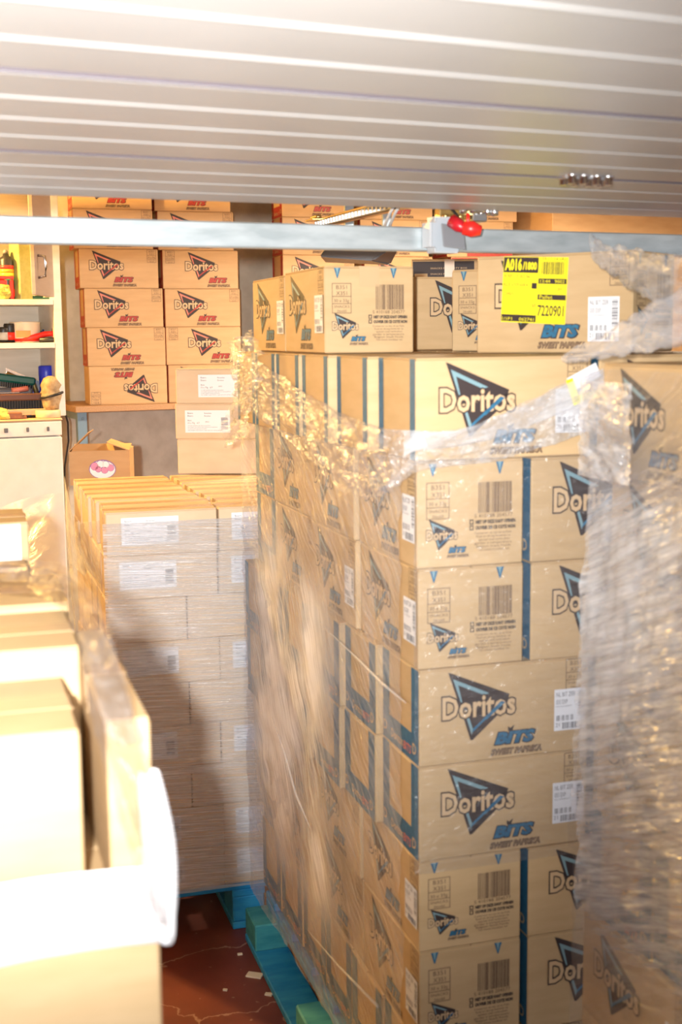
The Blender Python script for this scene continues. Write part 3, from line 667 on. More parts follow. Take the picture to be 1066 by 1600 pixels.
for j, pxl in enumerate((566, 700)):
    for lvl in range(6 if j else 6):
        shelf_box(pxl+(lvl % 2)*6, lvl+0, 'red print carton, back wall, %s column behind the socket box, %s up' % (('left', 'right')[j], ('lowest', 'second', 'third', 'fourth', 'fifth', 'sixth')[lvl]), group=gD, z0=0.80+3*hpx, y=SY-0.1-0.06*j)
        if j and lvl > 1: face_part(bpy.data.objects[max(o.name for o in C.objects if o.name.startswith('snack_carton'))], 'red_tape', RT[lvl % 2], 'F', CL, CW, label='red tape strip')
    for lvl in range(3):
        shelf_box(pxl, lvl, 'hidden red print carton low in the %s back column, %s up' % (('left', 'right')[j], ('lowest', 'second', 'third')[lvl]), group=gD, z0=0.80, y=SY-0.1-0.06*j)
# ------------------------------------------------------------------ film
def sheet(name, fn, ns, nt, mats, amp, label=None, s0=0.0, s1=1.0, t0=0.0, t1=1.0, freq=(6, 20), seed=0, parent=None, cat='stretch film', nrm=None, thick=False, ramp=None):
    """a film sheet: fn(s,t) -> point; displaced along nrm(s,t) by ridged noise"""
    vs, uvs, fs = [], [], []
    for i in range(ns+1):
        for j in range(nt+1):
            s = i/ns; t = j/nt; p = fn(s, t); n = nrm(s, t) if callable(nrm) else nrm
            a = amp*(ramp(s, t) if ramp else 1)
            d = noise.noise(Vector((s*freq[0]+seed*7.1, t*freq[1], seed)))*0.6 + (1-abs(noise.noise(Vector((s*freq[0]*2.3, t*freq[1]*2.3+seed*3, seed+5))))*2)*0.4
            vs.append(p+n*a*d); 
    def pt(i, j): return vs[i*(nt+1)+j]
    S = sum((pt(i+1, nt//2)-pt(i, nt//2)).length for i in range(ns)); T = sum((pt(ns//2, j+1)-pt(ns//2, j)).length for j in range(nt))
    for i in range(ns):
        for j in range(nt): a = i*(nt+1)+j; fs.append((a, a+nt+1, a+nt+2, a+1))
    me = bpy.data.meshes.new(name); me.from_pydata([tuple(v) for v in vs], [], fs); ul = me.uv_layers.new(name='UVMap'); ue = me.uv_layers.new(name='Edge')
    for lp in me.loops: i, j = divmod(lp.vertex_index, nt+1); ul.data[lp.index].uv = (i/ns*S+seed, j/nt*T); ue.data[lp.index].uv = (i/ns, j/nt)
    me.materials.append(mats); me.polygons.foreach_set('use_smooth', [True]*len(fs)); me.update()
    o = obj(name, me, parent)
    if parent is None: tag(o, label, cat)
    elif label: o['label'] = label
    return o
FM1 = film_mat('film_side_streaks', dist=0.1, angle=math.radians(-38), density=0.55, haze=0.6, stretch=16, scale=6, cloud=0.22, gloss=0.2)
FM2 = film_mat('film_milky', angle=math.radians(-55), density=1.1, haze=0.95, stretch=30, scale=5, cloud=0.9, gloss=0.10, rough=0.22, fade=0.30, dist=0.1, bump=0.8)
FMD = film_mat('film_drape', angle=math.radians(-48), density=0.7, haze=1.0, stretch=10, scale=6, cloud=0.8, gloss=0.15)
FMS = film_mat('film_strand', angle=0.3, density=0.5, haze=0.55, stretch=8, scale=10, cloud=0.25, gloss=0.25)
FMP = film_mat('film_doubled_patch', angle=0.2, density=0.8, haze=0.8, stretch=3, scale=12, cloud=0.5, gloss=0.3)
FM3 = film_mat('film_crumpled', angle=0.1, density=0.6, haze=0.55, stretch=2.0, scale=18, cloud=0.22, bump=1.0, gloss=0.4, rough=0.26)
FM4 = film_mat('film_fine_horizontal', angle=math.radians(3), density=0.95, haze=0.8, stretch=55, scale=4, cloud=0.20, gloss=0.35, rough=0.33)
FM5 = film_mat('film_right', angle=math.radians(-22), density=0.75, haze=0.85, stretch=12, scale=6, cloud=0.42, bump=0.9, gloss=0.12, rough=0.26, dist=0.2, fade=0.22, fch=(1,))
FM6 = film_mat('film_right_low', angle=math.radians(-35), density=0.30, haze=0.5, stretch=22, scale=7, cloud=0.05, bump=1.0)
FM7 = film_mat('film_clear_front', angle=0.05, density=0.10, haze=0.4, stretch=6, scale=12, cloud=0.05, bump=0.8)
FM8 = film_mat('film_white_roll', angle=0.3, density=0.9, haze=1.0, stretch=3, scale=5, cloud=0.9)
FMA = film_mat('film_near_arc', angle=0.9, density=0.30, haze=0.30, tint=(0.85, 0.82, 0.78), stretch=3, scale=9, cloud=0.10, gloss=0.08, bump=1.0)
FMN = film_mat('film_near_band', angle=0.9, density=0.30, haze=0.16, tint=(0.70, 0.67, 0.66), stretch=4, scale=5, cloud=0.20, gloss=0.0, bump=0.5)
FM9 = film_mat('film_smooth_fold', angle=0.2, density=0.5, haze=0.8, stretch=5, scale=5, cloud=0.55, gloss=0.10)
M['filmrope'] = mat('twisted_film_strand', (0.75, 0.74, 0.74), 0.2, 0.0, Alpha=0.32)
wm = empty('stretch_wrap', FM(0, 0, PAL)); wm_inv = None
tag(wm, 'crinkled clear stretch film around the tall centre stack, twisted into a rope near its top', 'stretch film')
def rel(root):
    T = root.location.copy(); return T
def under(o, root):
    o.data.transform(Matrix.Translation(-root.location)); return o
nu = -mu; nf = -mv
# left side sheet
o = under(sheet('side_film', lambda s, t: FM(-0.030-0.02*s, 0.0+s*1.27, 0.16+t*1.36), 60, 60, FM1, 0.016, parent=wm, nrm=nu, freq=(5, 9), seed=1), wm)
o = under(sheet('side_film', lambda s, t: FM(-0.040-0.012*math.sin(t*3), 0.30+s*0.98, 0.25+t*1.10), 40, 60, FM2, 0.012, parent=wm, nrm=nu, freq=(3, 5), seed=2, label='thick milky film at the far end'), wm)
# front sheet
o = under(sheet('front_film', lambda s, t: FM(-0.012+s*0.80, -0.014, 0.72+t*0.80), 50, 40, FM7, 0.006, parent=wm, nrm=nf, freq=(8, 12), seed=3), wm)
# twisted rope: sagging band across side and front
def sp(pts, t):
    n = len(pts)-1; x = min(max(t, 0), 0.99999)*n; i = int(x); f = x-i
    p = [Vector(pts[max(0, min(n, i+k))]) for k in (-1, 0, 1, 2)]
    return 0.5*((2*p[1])+(p[2]-p[0])*f+(2*p[0]-5*p[1]+4*p[2]-p[3])*f*f+(3*p[1]-p[0]-3*p[2]+p[3])*f**3)
sideP, frontP = FM(-0.055, 0, 0), FM(0, -0.040, 0)
up, lo = [], []
for (x, y, pl) in ((366, 548, 's'), (400, 560, 's'), (440, 585, 's'), (490, 618, 's'), (545, 648, 's'), (600, 668, 's'), (648, 672, 'f'), (700, 672, 'f'), (760, 655, 'f'), (820, 628, 'f'), (880, 598, 'f'), (935, 575, 'f')):
    up.append(at_pl(x, y, sideP if pl == 's' else frontP, mu if pl == 's' else mv))
for (x, y, pl) in ((370, 640, 's'), (400, 650, 's'), (445, 680, 's'), (490, 720, 's'), (545, 770, 's'), (600, 775, 's'), (648, 738, 'f'), (700, 728, 'f'), (760, 722, 'f'), (820, 706, 'f'), (880, 688, 'f'), (935, 665, 'f')):
    lo.append(at_pl(x, y, sideP if pl == 's' else frontP, mu if pl == 's' else mv))
def bandn(s, t): return (nu if s < 0.5 else nf)
under(sheet('twisted_film', lambda s, t: sp(up, s).lerp(sp(lo, s), t), 120, 26, FM3, 0.022, parent=wm, nrm=bandn, freq=(26, 4), seed=4, label='crumpled film gathered into a sagging band'), wm)
under(sheet('twisted_film', lambda s, t: sp(up, 0.5+s*0.5).lerp(sp(lo, 0.5+s*0.5), t*0.45)+nf*0.02, 60, 12, FM9, 0.010, parent=wm, nrm=nf, freq=(3, 3), seed=5, label='smooth whitish fold of film'), wm)
for pts_ in (((498, 972), (560, 1030), (600, 1070), (634, 1098)), ((425, 1120), (446, 1180), (462, 1240), (484, 1292)), ((478, 1450), (530, 1510), (590, 1572))):
    b = NB(); q_ = [at_pl(x, y, FM(-0.062, 0, 0), mu)-wm.location for x, y in pts_]
    tube(b, q_, 0.004, 6, radii=[0.0005, 0.0025, 0.0035, 0.001][:len(q_)])
    part('film_strand', b, M['filmrope'], wm, label='thin shiny strand of twisted film')
# crumpled tail hanging at the far left corner
t0 = at_d(395, 550, 3.2); 
def tail(s, t):
    x = 362+40*s+8*math.sin(t*5); y = 535+165*t-20*s; return at_pl(x, y, FM(-0.09, 0, 0), mu)
under(sheet('film_tail', tail, 16, 40, FM3, 0.035, parent=wm, nrm=nu, freq=(5, 8), seed=6, label='loose crumpled film tail'), wm)
# right pallet wrap
wr = empty('stretch_wrap', FR(0, 0, PAL)); tag(wr, 'milky streaked stretch film around the right stack', 'stretch film')
under(sheet('side_film', lambda s, t: FR(-0.010+0.02*t, 0.01-s*1.16, 0.62+t*0.96), 70, 50, FM5, 0.018, parent=wr, nrm=nu, freq=(8, 10), seed=7), wr)
under(sheet('side_film', lambda s, t: FR(-0.022+0.03*t, 0.012-s*0.5, 0.85+t*0.75), 60, 40, FM5, 0.014, parent=wr, nrm=nu, freq=(7, 14), seed=17), wr)
under(sheet('side_film', lambda s, t: FR(-0.016, 0.01-s*1.16, 0.18+t*0.66), 50, 40, FM6, 0.010, parent=wr, nrm=nu, freq=(8, 10), seed=8), wr)
under(sheet('top_film', lambda s, t: FR(-0.006, 0.012-s*1.16, ztR[1]-0.01+t*(zRt-ztR[1])), 60, 30, FM6, 0.008, parent=wr, nrm=nu, freq=(8, 12), seed=9), wr)
under(sheet('top_film', lambda s, t: FR(-0.016, 0.008-s*0.17, ztR[1]+0.0+t*(zRt-ztR[1]-0.03)), 30, 30, FMP, 0.012, parent=wr, nrm=nu, freq=(5, 8), seed=10, label='crumpled doubled film patch'), wr)
# twisted strand over its top
sr = [at_d(880, 560, 2.2), at_d(930, 545, 2.12), at_d(980, 527, 2.05), at_d(1030, 508, 1.98), at_d(1110, 478, 1.9)]
def strand(pts, r0, r1):
    def f(s, t):
        a = t*2*math.pi; c = sp(pts, s); return c+(Vector((0, 0, 1))*math.sin(a)+nf*math.cos(a))*(r0+(r1-r0)*s)
    def n(s, t): a = t*2*math.pi; return Vector((0, 0, 1))*math.sin(a)+nf*math.cos(a)
    return f, n
f_, n_ = strand(sr, 0.004, 0.045)
under(sheet('twisted_film', f_, 60, 24, FMS, 0.012, parent=wr, nrm=n_, freq=(14, 5), seed=11, label='smooth twisted film strand'), wr)
cr = [at_d(925, 375, 2.45), at_d(940, 400, 2.42), at_d(975, 415, 2.36), at_d(1020, 432, 2.25), at_d(1080, 445, 2.15)]
f_, n_ = strand(cr, 0.006, 0.045)
under(sheet('twisted_film', f_, 60, 24, FMS, 0.018, parent=wr, nrm=n_, freq=(12, 5), seed=12, label='crumpled loose film strand'), wr)
# yellow-edged folded label caught in the film on the centre stack
tagp = empty('folded_label', at_pl(915, 590, FM(0, -0.055, 0), mv), UA); tag(tagp, 'white folded paper label with yellow edge, caught in the centre stack film', 'label')
b = NB(); box(b, -0.035, 0.03, -0.002, 0, -0.012, 0.016, 0.0005, Mx=Matrix.Rotation(-0.45, 4, 'Y')); part('paper', b, M['label'], tagp)
b = NB(); box(b, -0.040, -0.026, -0.004, -0.001, -0.040, 0.010, 0.0005, Mx=Matrix.Rotation(-0.35, 4, 'Y')); box(b, -0.032, 0.025, -0.004, -0.001, -0.042, -0.028, 0.0005, Mx=Matrix.Rotation(-0.2, 4, 'Y')); part('yellow_edge', b, M['yellow'], tagp)
# middle pallet wrap
wb = empty('stretch_wrap', FB(0, 0, PAL)); tag(wb, 'tight stretch film with fine horizontal creases around the left middle pallet', 'stretch film')
under(sheet('front_film', lambda s, t: FB(-0.012+s*0.80, -0.010, 0.14+t*(zB-0.17)), 60, 90, FM4, 0.005, parent=wb, nrm=nf, freq=(5, 40), seed=13), wb)
def sidef(s, t):
    zmax = zB+0.0-0.02-0.05*math.sin(s*3.1); return FB(-0.016-0.05*math.sin(math.pi*s)*t, s*0.93, 0.14+t*(zmax-0.14))
under(sheet('side_film', sidef, 40, 60, FM1, 0.010, parent=wb, nrm=nu, freq=(4, 14), seed=14), wb)
# loose drape at its upper left, pulled out in front of the freezer
dp = lambda s, t: at_d(100+66*s*(0.35+0.65*t)+6*t, 742+118*s*(1-t*0.1)+t*135*(1-0.35*s), 4.45-0.85*s)
under(sheet('loose_film', dp, 30, 30, FMD, 0.02, parent=wb, nrm=nf, freq=(3, 8), seed=15, label='loose milky film drape'), wb)

FMF = film_mat('film_freezer_side', angle=0.8, density=0.08, haze=0.5, stretch=2.0, scale=2.5, cloud=0.04, bump=0.6, gloss=0.0)
under(sheet('loose_film', lambda s, t: at_d(-30+132*s, 770+40*(1-s)**2+130*t, 4.62-0.3*t), 30, 24, FMF, 0.02, parent=wb, nrm=nf, freq=(2, 2), seed=25, label='thin clear film sheet hanging before the freezer'), wb)
# ------------------------------------------------------------------ near left pallet, out of focus
pA = at_d(124, 1009, 1.50); pBx = at_d(124, 1140, 1.27); pC = at_d(236, 1350, 1.36)
print('near', pA, pBx, pC)
gN = 'cartons on the near left pallet'
def near_box(px, py, D, L, Wd, zb_, label, mk='kraft', H=None, phi=PH):
    p = at_d(px, py, D); u = W(math.cos(phi), math.sin(phi)); v = W(-math.sin(phi), math.cos(phi))
    c = Vector((p.x, p.y, 0))-u*(L/2)+v*(Wd/2); c.z = zb_
    return plain(L, Wd, p.z-zb_, mk, c, phi-A, label, gN)
zN = at_d(262, 1380, 1.30).z; print('zN', zN)
near_box(124, 1009, 1.50, 0.40, 0.215, zN, 'glaring pale carton at the left edge, upper and farther of two')
near_box(124, 1140, 1.26, 0.38, 0.215, zN, 'glaring pale carton at the left edge, nearer and lower of two')
near_box(108, 940, 1.86, 0.36, 0.24, zN, 'orange-lit carton behind the two bright blurred ones')
near_box(50, 905, 2.12, 0.36, 0.20, zN, 'carton at the back of the near left pallet, under the film arc', H=None)
near_box(234, 1120, 1.275, 0.045, 0.42, zN, 'blurred upright carton right of the two bright ones, behind the film')
pq = at_d(44, 815, 2.42)
o = plain(0.30, 0.2, pq.z-zN, 'kraft', Vector((pq.x, pq.y, zN))-mu*0.15+mv*0.10, UA, 'carton with a pale printed front, standing at the back left before the freezer', gN)
pp_ = Print(); pp_.rect(-0.148, 0.004, 0.135, pq.z-zN-0.004, 'label'); pp_.text('LIGERTALISI', 0.09, pq.z-zN-0.03, 0.012, 'label_ink', 1, width=0.03); face_part(o, 'pale_print', pp_.mesh('pale_print'), 'F', 0.30, 0.2, 0, 0)
# lower layers
pz = zN; lay = 0
fl = at_d(248, 1380, 1.22)
while pz > PAL+0.05:
    h = min(0.26, pz-PAL) if pz-PAL > 0.36 else pz-PAL
    for j in range(2):
        for rr in range(3):
            if lay > 0 and rr == 1: continue
            c = Vector((fl.x, fl.y, 0))-mu*(0.20+j*0.403)+mv*(0.15+rr*0.402+0.05*0); c.z = pz-h
            plain(0.40, 0.40 if rr else 0.39, h-0.0008, 'kraft', c+mv*(0.05), UA, 'big near left carton, %s layer under the glaring ones, %s column, %s' % (('first', 'second', 'third', 'fourth', 'fifth')[lay], ('right', 'left')[j], ('nearest', 'middle', 'farthest')[rr]), gN, tape=False)
    pz -= h; lay += 1
fo = Vector((fl.x, fl.y, 0))-mu*0.84
pallet(fo, UA, 'blue wooden pallet under the near left stack, hidden below the frame', 0.86, 1.25)
# white sheet over the front
wsx = empty('paper_sheet', fl-mu*0.4); tag(wsx, 'bright white sheet of paper wrapped round the near left stack front', 'paper sheet')
def wsheet(s, t): return Vector((fl.x, fl.y, 0))-mu*(0.80*(1-s)-0.004)-mv*(0.006)+Vector((0, 0, at_d(245, 1352, 1.22).z+0.006*math.sin(s*9)-t*0.093-0.012*t*math.sin(s*5)))
M['sheetpaper'] = mat('white_sheet_paper', (0.86, 0.87, 0.90), 0.5)
o = under(sheet('sheet', wsheet, 40, 10, M['sheetpaper'], 0.004, parent=wsx, nrm=nf, freq=(6, 2), seed=21), wsx)
so = o.modifiers.new('s', 'SOLIDIFY'); so.thickness = 0.001
# film band arching over
wn = empty('stretch_wrap', Vector((fl.x, fl.y, PAL))); tag(wn, 'blurred loose film band arching over the near left stack and down its right edge', 'stretch film')
ap = [at_d(-60, 885, 1.95), at_d(30, 882, 1.9), at_d(110, 900, 1.80), at_d(160, 965, 1.48), at_d(192, 1060, 1.30), at_d(225, 1180, 1.22), at_d(248, 1290, 1.18), at_d(262, 1400, 1.14), at_d(268, 1470, 1.12)]
aq = [at_d(-60, 925, 1.85), at_d(30, 930, 1.8), at_d(92, 945, 1.65), at_d(120, 1000, 1.40), at_d(138, 1090, 1.26), at_d(164, 1190, 1.18), at_d(194, 1290, 1.14), at_d(222, 1390, 1.12), at_d(245, 1440, 1.10)]
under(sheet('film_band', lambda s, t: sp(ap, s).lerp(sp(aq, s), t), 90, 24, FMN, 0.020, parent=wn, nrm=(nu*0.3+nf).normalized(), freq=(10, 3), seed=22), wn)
under(sheet('film_band', lambda s, t: sp(ap, s*0.62).lerp(sp(aq, s*0.62), t*0.8)+Vector((0, 0, 0.012)), 70, 16, FMA, 0.02, parent=wn, nrm=(nu*0.3+nf).normalized(), freq=(14, 3), seed=23, label='crinkled upper arc of the film'), wn)
rp = [at_d(232, 1205, 1.27), at_d(240, 1260, 1.235), at_d(248, 1320, 1.205), at_d(252, 1380, 1.18), at_d(254, 1440, 1.15), at_d(262, 1475, 1.14)]
def rollf(s, t):
    a = t*2*math.pi; c = sp(rp, s); r = 0.0155*math.sin(math.pi*min(1, 0.12+s*0.88))**0.5+0.001; return c+(mu*math.cos(a)+nf*math.sin(a))*r
under(sheet('film_roll', rollf, 40, 16, FM8, 0.004, parent=wn, nrm=nf, freq=(6, 3), seed=24, label='thick white bunched film'), wn)

# ------------------------------------------------------------------ freezer and cabinet at the left back
YF = 5.55; fr_r = on_y(98, 700, YF); frt = on_y(98, 653, YF).z; frx = fr_r.x
print('freezer', fr_r, frt)
fz = empty('freezer', (frx-0.30, YF, 0)); tag(fz, 'white upright freezer with a narrow control strip, film draped before it', 'freezer')
part('body', bb(-0.30, 0.30, 0.05, 0.62, 0.0, frt-0.012, bev=0.006), M['white'], fz)
part('top_plate', bb(-0.305, 0.305, 0.0, 0.62, frt-0.012, frt, bev=0.004), M['wood'], fz, label='wood-edged top')
part('control_panel', bb(-0.30, 0.30, 0.0, 0.05, frt-0.075, frt-0.013, bev=0.003), M['white'], fz)
part('door', bb(-0.30, 0.30, 0.0, 0.048, 0.06, frt-0.079, bev=0.006), M['white'], fz)
for px_, s_ in ((8, .009), (42, .006), (74, .006)):
    xx = on_y(px_, 645, YF).x-(frx-0.30)
    b = NB(); box(b, xx-s_, xx+s_, -0.004, 0.0, frt-0.055, frt-0.035, 0.002); part('button', b, M['grey_dark'], fz)
YC = 5.62
M['door_brown'] = noisy('grey_brown_door_laminate', (0.40, 0.31, 0.25), (0.46, 0.36, 0.29), (1, 1, 12), nscale=4, rough=0.4)
cb = empty('wall_cabinet', (0, YC, 0)); tag(cb, 'pale laminate cabinet with open door and cluttered shelves at the upper left', 'cabinet')
xr = on_y(93, 500, YC).x; xl = xr-0.95; tp = 0.018
zsh = [on_y(50, y, YC).z for y in (472, 540)]; zlow = frt+0.045; ztop = 2.45
print('cabinet', xr, zsh, frt)
part('side_panel', bb(xr-0.022, xr+0.012, 0, 0.36, frt+0.005, ztop, bev=0.002), M['laminate'], cb)
part('side_panel', bb(xl, xl+0.02, 0, 0.36, frt+0.005, ztop, bev=0.002), M['laminate'], cb)
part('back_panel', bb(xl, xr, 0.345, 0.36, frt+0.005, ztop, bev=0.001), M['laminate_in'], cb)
part('top_panel', bb(xl, xr+0.03, -0.01, 0.37, ztop, ztop+0.02, bev=0.002), M['laminate'], cb)
for z in zsh: part('shelf', bb(xl+0.02, xr-0.023, 0.0, 0.344, z-0.012, z+0.012, bev=0.002), M['laminate'], cb)
zt_ = on_y(30, 324, YC).z
part('shelf', bb(xl+0.02, xr-0.3, 0.1, 0.344, zt_-0.01, zt_+0.01, bev=0.002), M['laminate'], cb)
# legs down to the freezer top so that it stands on it
hx = xr-0.03; dd = part('door', bb(-0.34, 0, -0.009, 0.009, zsh[0]+0.02, ztop-0.01, bev=0.002), [M['door_brown']], cb, loc=(hx, -0.012, 0), rot=(0, 0, math.radians(66)))
hz = on_y(66, 418, YC-0.2).z
b = NB(); tube(b, [(0, 0.0, -0.045), (0, -0.028, -0.04), (0, -0.032, 0), (0, -0.028, 0.04), (0, 0, 0.045)], 0.006, 8)
part('handle', b, M['steel'], dd, loc=(-0.285, -0.009, hz), label='chrome bow handle')
# things on the shelves, numbers in metres from the right post
def thing(name, label, cat, x, y, z, rz=0, group=None): o = empty(name, (x, y, z), rz); tag(o, label, cat, group); return o
def xat(px, y=YC+0.1): return on_y(px, 500, y).x
z1, z2 = zsh[0]+0.013, zsh[1]+0.013
t = thing('tin_box', 'tall square yellow-green tin box with a dark lid, on the upper shelf', 'box', xat(36), YC+0.10, z1, 0.5)
part('box_body', bb(-0.033, 0.033, -0.033, 0.033, 0, 0.245, bev=0.002), noisy('yellow_green_tin', (0.36, 0.36, 0.15), (0.28, 0.30, 0.10), nscale=9, rough=0.4), t)
b = NB(); box(b, -0.035, 0.035, -0.035, 0.035, 0.245, 0.262, 0.006); lathe(b, [(0.02, 0), (0.012, 0.012)], 8, 0, (0, 0, 0.262)); part('lid', b, M['green'], t)
part('panel_print', bb(0.0332, 0.034, -0.022, 0.022, 0.15, 0.20), M['green'], t); part('panel_print', bb(0.0332, 0.034, -0.022, 0.022, 0.03, 0.08), M['green'], t)
t = thing('spray_can', 'black aerosol can with a rainbow stripe, beside the yellow-green tin', 'spray can', xat(13), YC+0.09, z1)
b = NB(); lathe(b, [(0.029, 0), (0.031, 0.004), (0.031, 0.168), (0.026, 0.178), (0.014, 0.186), (0.012, 0.196)], 20); part('can', b, M['black'], t)
b = NB(); lathe(b, [(0.010, 0.196), (0.011, 0.206), (0.007, 0.212)], 12); part('nozzle', b, M['grey'], t)
for q, cc_ in enumerate(((0.7, 0.03, 0.02), (0.85, 0.35, 0.02), (0.8, 0.7, 0.05), (0.1, 0.45, 0.15))):
    b = NB(); lathe(b, [(0.0315, 0.13-q*0.016), (0.0315, 0.145-q*0.016)], 20); part('stripe', b, mat('stripe_%d' % q, cc_, 0.4), t)
b = NB(); lathe(b, [(0.0315, 0.012), (0.0315, 0.045)], 20); part('paper_label', b, M['redp'], t)
t = thing('red_tin', 'low red rectangular tin at the left end of the upper shelf', 'tin', xat(5), YC+0.10, z1+0.0)
part('tin_body', bb(-0.055, 0.045, -0.04, 0.04, 0, 0.085, bev=0.004), M['redp'], t); part('lid', bb(-0.057, 0.047, -0.042, 0.042, 0.085, 0.100, bev=0.003), mat('dark_red_lid', (0.45, 0.02, 0.02), 0.4), t)
t = thing('crumpled_bag', 'crumpled yellow-green bag before the red tin', 'bag', xat(3), YC+0.04, z1)
b = NB(); bmesh.ops.create_icosphere(b, subdivisions=3, radius=0.04)
for v in b.verts: v.co *= 1+0.35*noise.noise(v.co*40); v.co.z = max(v.co.z*0.8+0.03, 0)
part('bag_body', b, noisy('olive_bag', (0.35, 0.33, 0.05), (0.5, 0.5, 0.15), nscale=30, rough=0.4), t)
t = thing('green_tray', 'flat dark green tray at the right end of the upper shelf', 'tray', xat(60), YC+0.14, z1)
b = NB(); box(b, -0.07, 0.06, -0.05, 0.05, 0, 0.010, 0.003); box(b, -0.05, 0.03, -0.03, 0.03, 0.010, 0.018, 0.004); part('tray_body', b, M['green'], t)
# middle shelf
t = thing('paint_tin', 'round white paint tin with an orange and red band on the middle shelf', 'paint tin', xat(39), YC+0.11, z2)
b = NB(); lathe(b, [(0.064, 0), (0.066, 0.004), (0.066, 0.082), (0.068, 0.086), (0.064, 0.090), (0.058, 0.086)], 28); part('tin_body', b, mat('tin_cream', (0.75, 0.66, 0.52), 0.35), t)
b = NB(); lathe(b, [(0.0665, 0.005), (0.0665, 0.018)], 28); part('paper_band', b, M['redp'], t, label='red band')
b = NB(); box(b, -0.05, 0.012, -0.0665, -0.060, 0.022, 0.052, 0.001); part('paper_band', b, mat('orange_print', (0.78, 0.30, 0.08), 0.4), t, label='orange patch')
for i, (px_, lbl) in enumerate(((4, 'black lidded jar lying at the left end of the middle shelf'), (14, 'small black round tin left of the paint tin'))):
    t = thing('small_tin', lbl, 'tin', xat(px_), YC+0.09, z2)
    b = NB(); lathe(b, [(0.026, 0), (0.027, 0.06+0.015*i), (0.024, 0.068+0.015*i)], 18); part('tin_body', b, M['black'], t)
    b = NB(); lathe(b, [(0.0275, 0.012), (0.0275, 0.045)], 18); part('paper_band', b, M['grey_light'] if i == 0 else M['redp'], t)
t = thing('clamp', 'red hand clamp with a steel screw on the middle shelf', 'clamp', xat(66), YC+0.05, z2)
b = NB(); tube(b, [(-0.11, 0, 0.008), (-0.06, 0, 0.022), (0.0, 0, 0.036), (0.06, 0, 0.040)], 0.008, 6, radii=[0.006, 0.012, 0.014, 0.010]); box(b, 0.03, 0.065, -0.01, 0.01, 0.012, 0.052, 0.003); part('jaw', b, M['redp'], t)
b = NB(); tube(b, [(0.025, 0, 0.004), (0.035, 0, 0.06)], 0.005, 8); part('screw', b, M['steel'], t)
b = NB(); tube(b, [(-0.03, -0.02, 0.010), (0.04, -0.02, 0.012), (0.07, -0.02, 0.012)], 0.010, 8); part('grip', b, M['black'], t)
t = thing('blue_case', 'flat dark blue case behind the red clamp', 'case', xat(72, YC+.25), YC+0.24, z2); b = NB(); box(b, -0.06, 0.04, -0.02, 0.02, 0, 0.05, 0.004); box(b, -0.02, 0.0, -0.01, 0.01, 0.05, 0.058, 0.002); part('case_body', b, mat('navy', (0.01, 0.05, 0.15), 0.4), t)
# clutter on the freezer top
zf = frt+0.001; YT = YF+0.10
t = thing('hand_brush', 'long brown wooden hand brush with bristles down on the freezer top', 'brush', on_y(35, 620, YT).x, YT, zf+0.075, 0.02)
b = NB(); box(b, -0.24, 0.13, -0.022, 0.022, 0.0, 0.030, 0.005); part('brush_back', b, M['brown'], t)
b = NB()
for i in range(30):
    for j in range(3): x = -0.22+i*0.0115; box(b, x-0.002, x+0.002, -0.016+j*0.014, -0.012+j*0.014, -0.034, 0.0)
o = part('bristles', b, M['black'], t); o['kind'] = 'stuff'
t = thing('wooden_batten', 'narrow pale wooden batten lying on the freezer top', 'batten', on_y(40, 640, YT).x, YT, zf+0.012, 0.06)
b = NB(); box(b, -0.16, 0.15, -0.035, 0.035, 0, 0.026, 0.002); part('wood_strip', b, M['wood'], t)
t = thing('tape_roll', 'wide roll of cream masking tape at the right of the freezer top', 'tape roll', on_y(75, 640, YF+0.06).x, YF+0.06, zf)
b = NB(); lathe(b, [(0.052, 0), (0.054, 0.002), (0.054, 0.030), (0.052, 0.032), (0.032, 0.032), (0.030, 0.028)], 26); part('tape', b, mat('masking_tape', (0.72, 0.55, 0.33), 0.5), t)
t = thing('tool_pouch', 'stuffed brown leather tool pouch with a black strap on the freezer top', 'tool pouch', on_y(80, 620, YF+0.09).x, YF+0.09, zf+0.034)
b = NB(); lathe(b, [(0.034, 0), (0.042, 0.02), (0.045, 0.06), (0.040, 0.085), (0.046, 0.105), (0.030, 0.135), (0.010, 0.145)], 18)
for v in b.verts: v.co.x += 0.010*noise.noise(v.co*25); v.co.y += 0.010*noise.noise(v.co*25+Vector((5, 5, 5)))
part('pouch_body', b, M['leather'], t)
b = NB(); tube(b, [(0.050*math.cos(a), 0.050*math.sin(a), 0.062+0.012*math.cos(a*1)) for a in [k*math.pi/8 for k in range(17)]], 0.006, 6); part('strap', b, M['black'], t)
t = thing('plastic_cap', 'bright blue plastic cap resting on the brush behind the leather pouch', 'plastic cap', on_y(72, 578, YF+0.2).x, YF+0.20, zf+0.032)
b = NB(); lathe(b, [(0.030, 0), (0.032, 0.10), (0.034, 0.155), (0.034, 0.185), (0.028, 0.19)], 20); part('cap_body', b, M['bluep'], t)
t = thing('blue_bottle', 'small deep-blue plastic bottle lying left of the cap', 'bottle', on_y(60, 590, YF+0.2).x, YF+0.31, zf+0.03)
b = NB(); tube(b, [(-0.06, 0, 0.04), (0.0, 0, 0.07), (0.05, 0, 0.10)], 0.02, 10, radii=[0.010, 0.02, 0.022]); box(b, -0.06, 0.05, -0.01, 0.01, -0.0295, 0.045, 0.002); part('bottle_body', b, M['bluep'], t)
t = thing('hand_saw', 'grey steel hand saw leaning over the clutter under the middle shelf', 'saw', on_y(45, 575, YF+0.25).x, YF+0.26, zf+0.0)
b = NB(); vs = [b.verts.new(v) for v in ((-0.10, 0, 0.215), (0.16, 0, 0.10), (0.16, 0, 0.075), (-0.10, 0, 0.150), (-0.10, 0.002, 0.215), (0.16, 0.002, 0.10), (0.16, 0.002, 0.075), (-0.10, 0.002, 0.150))]
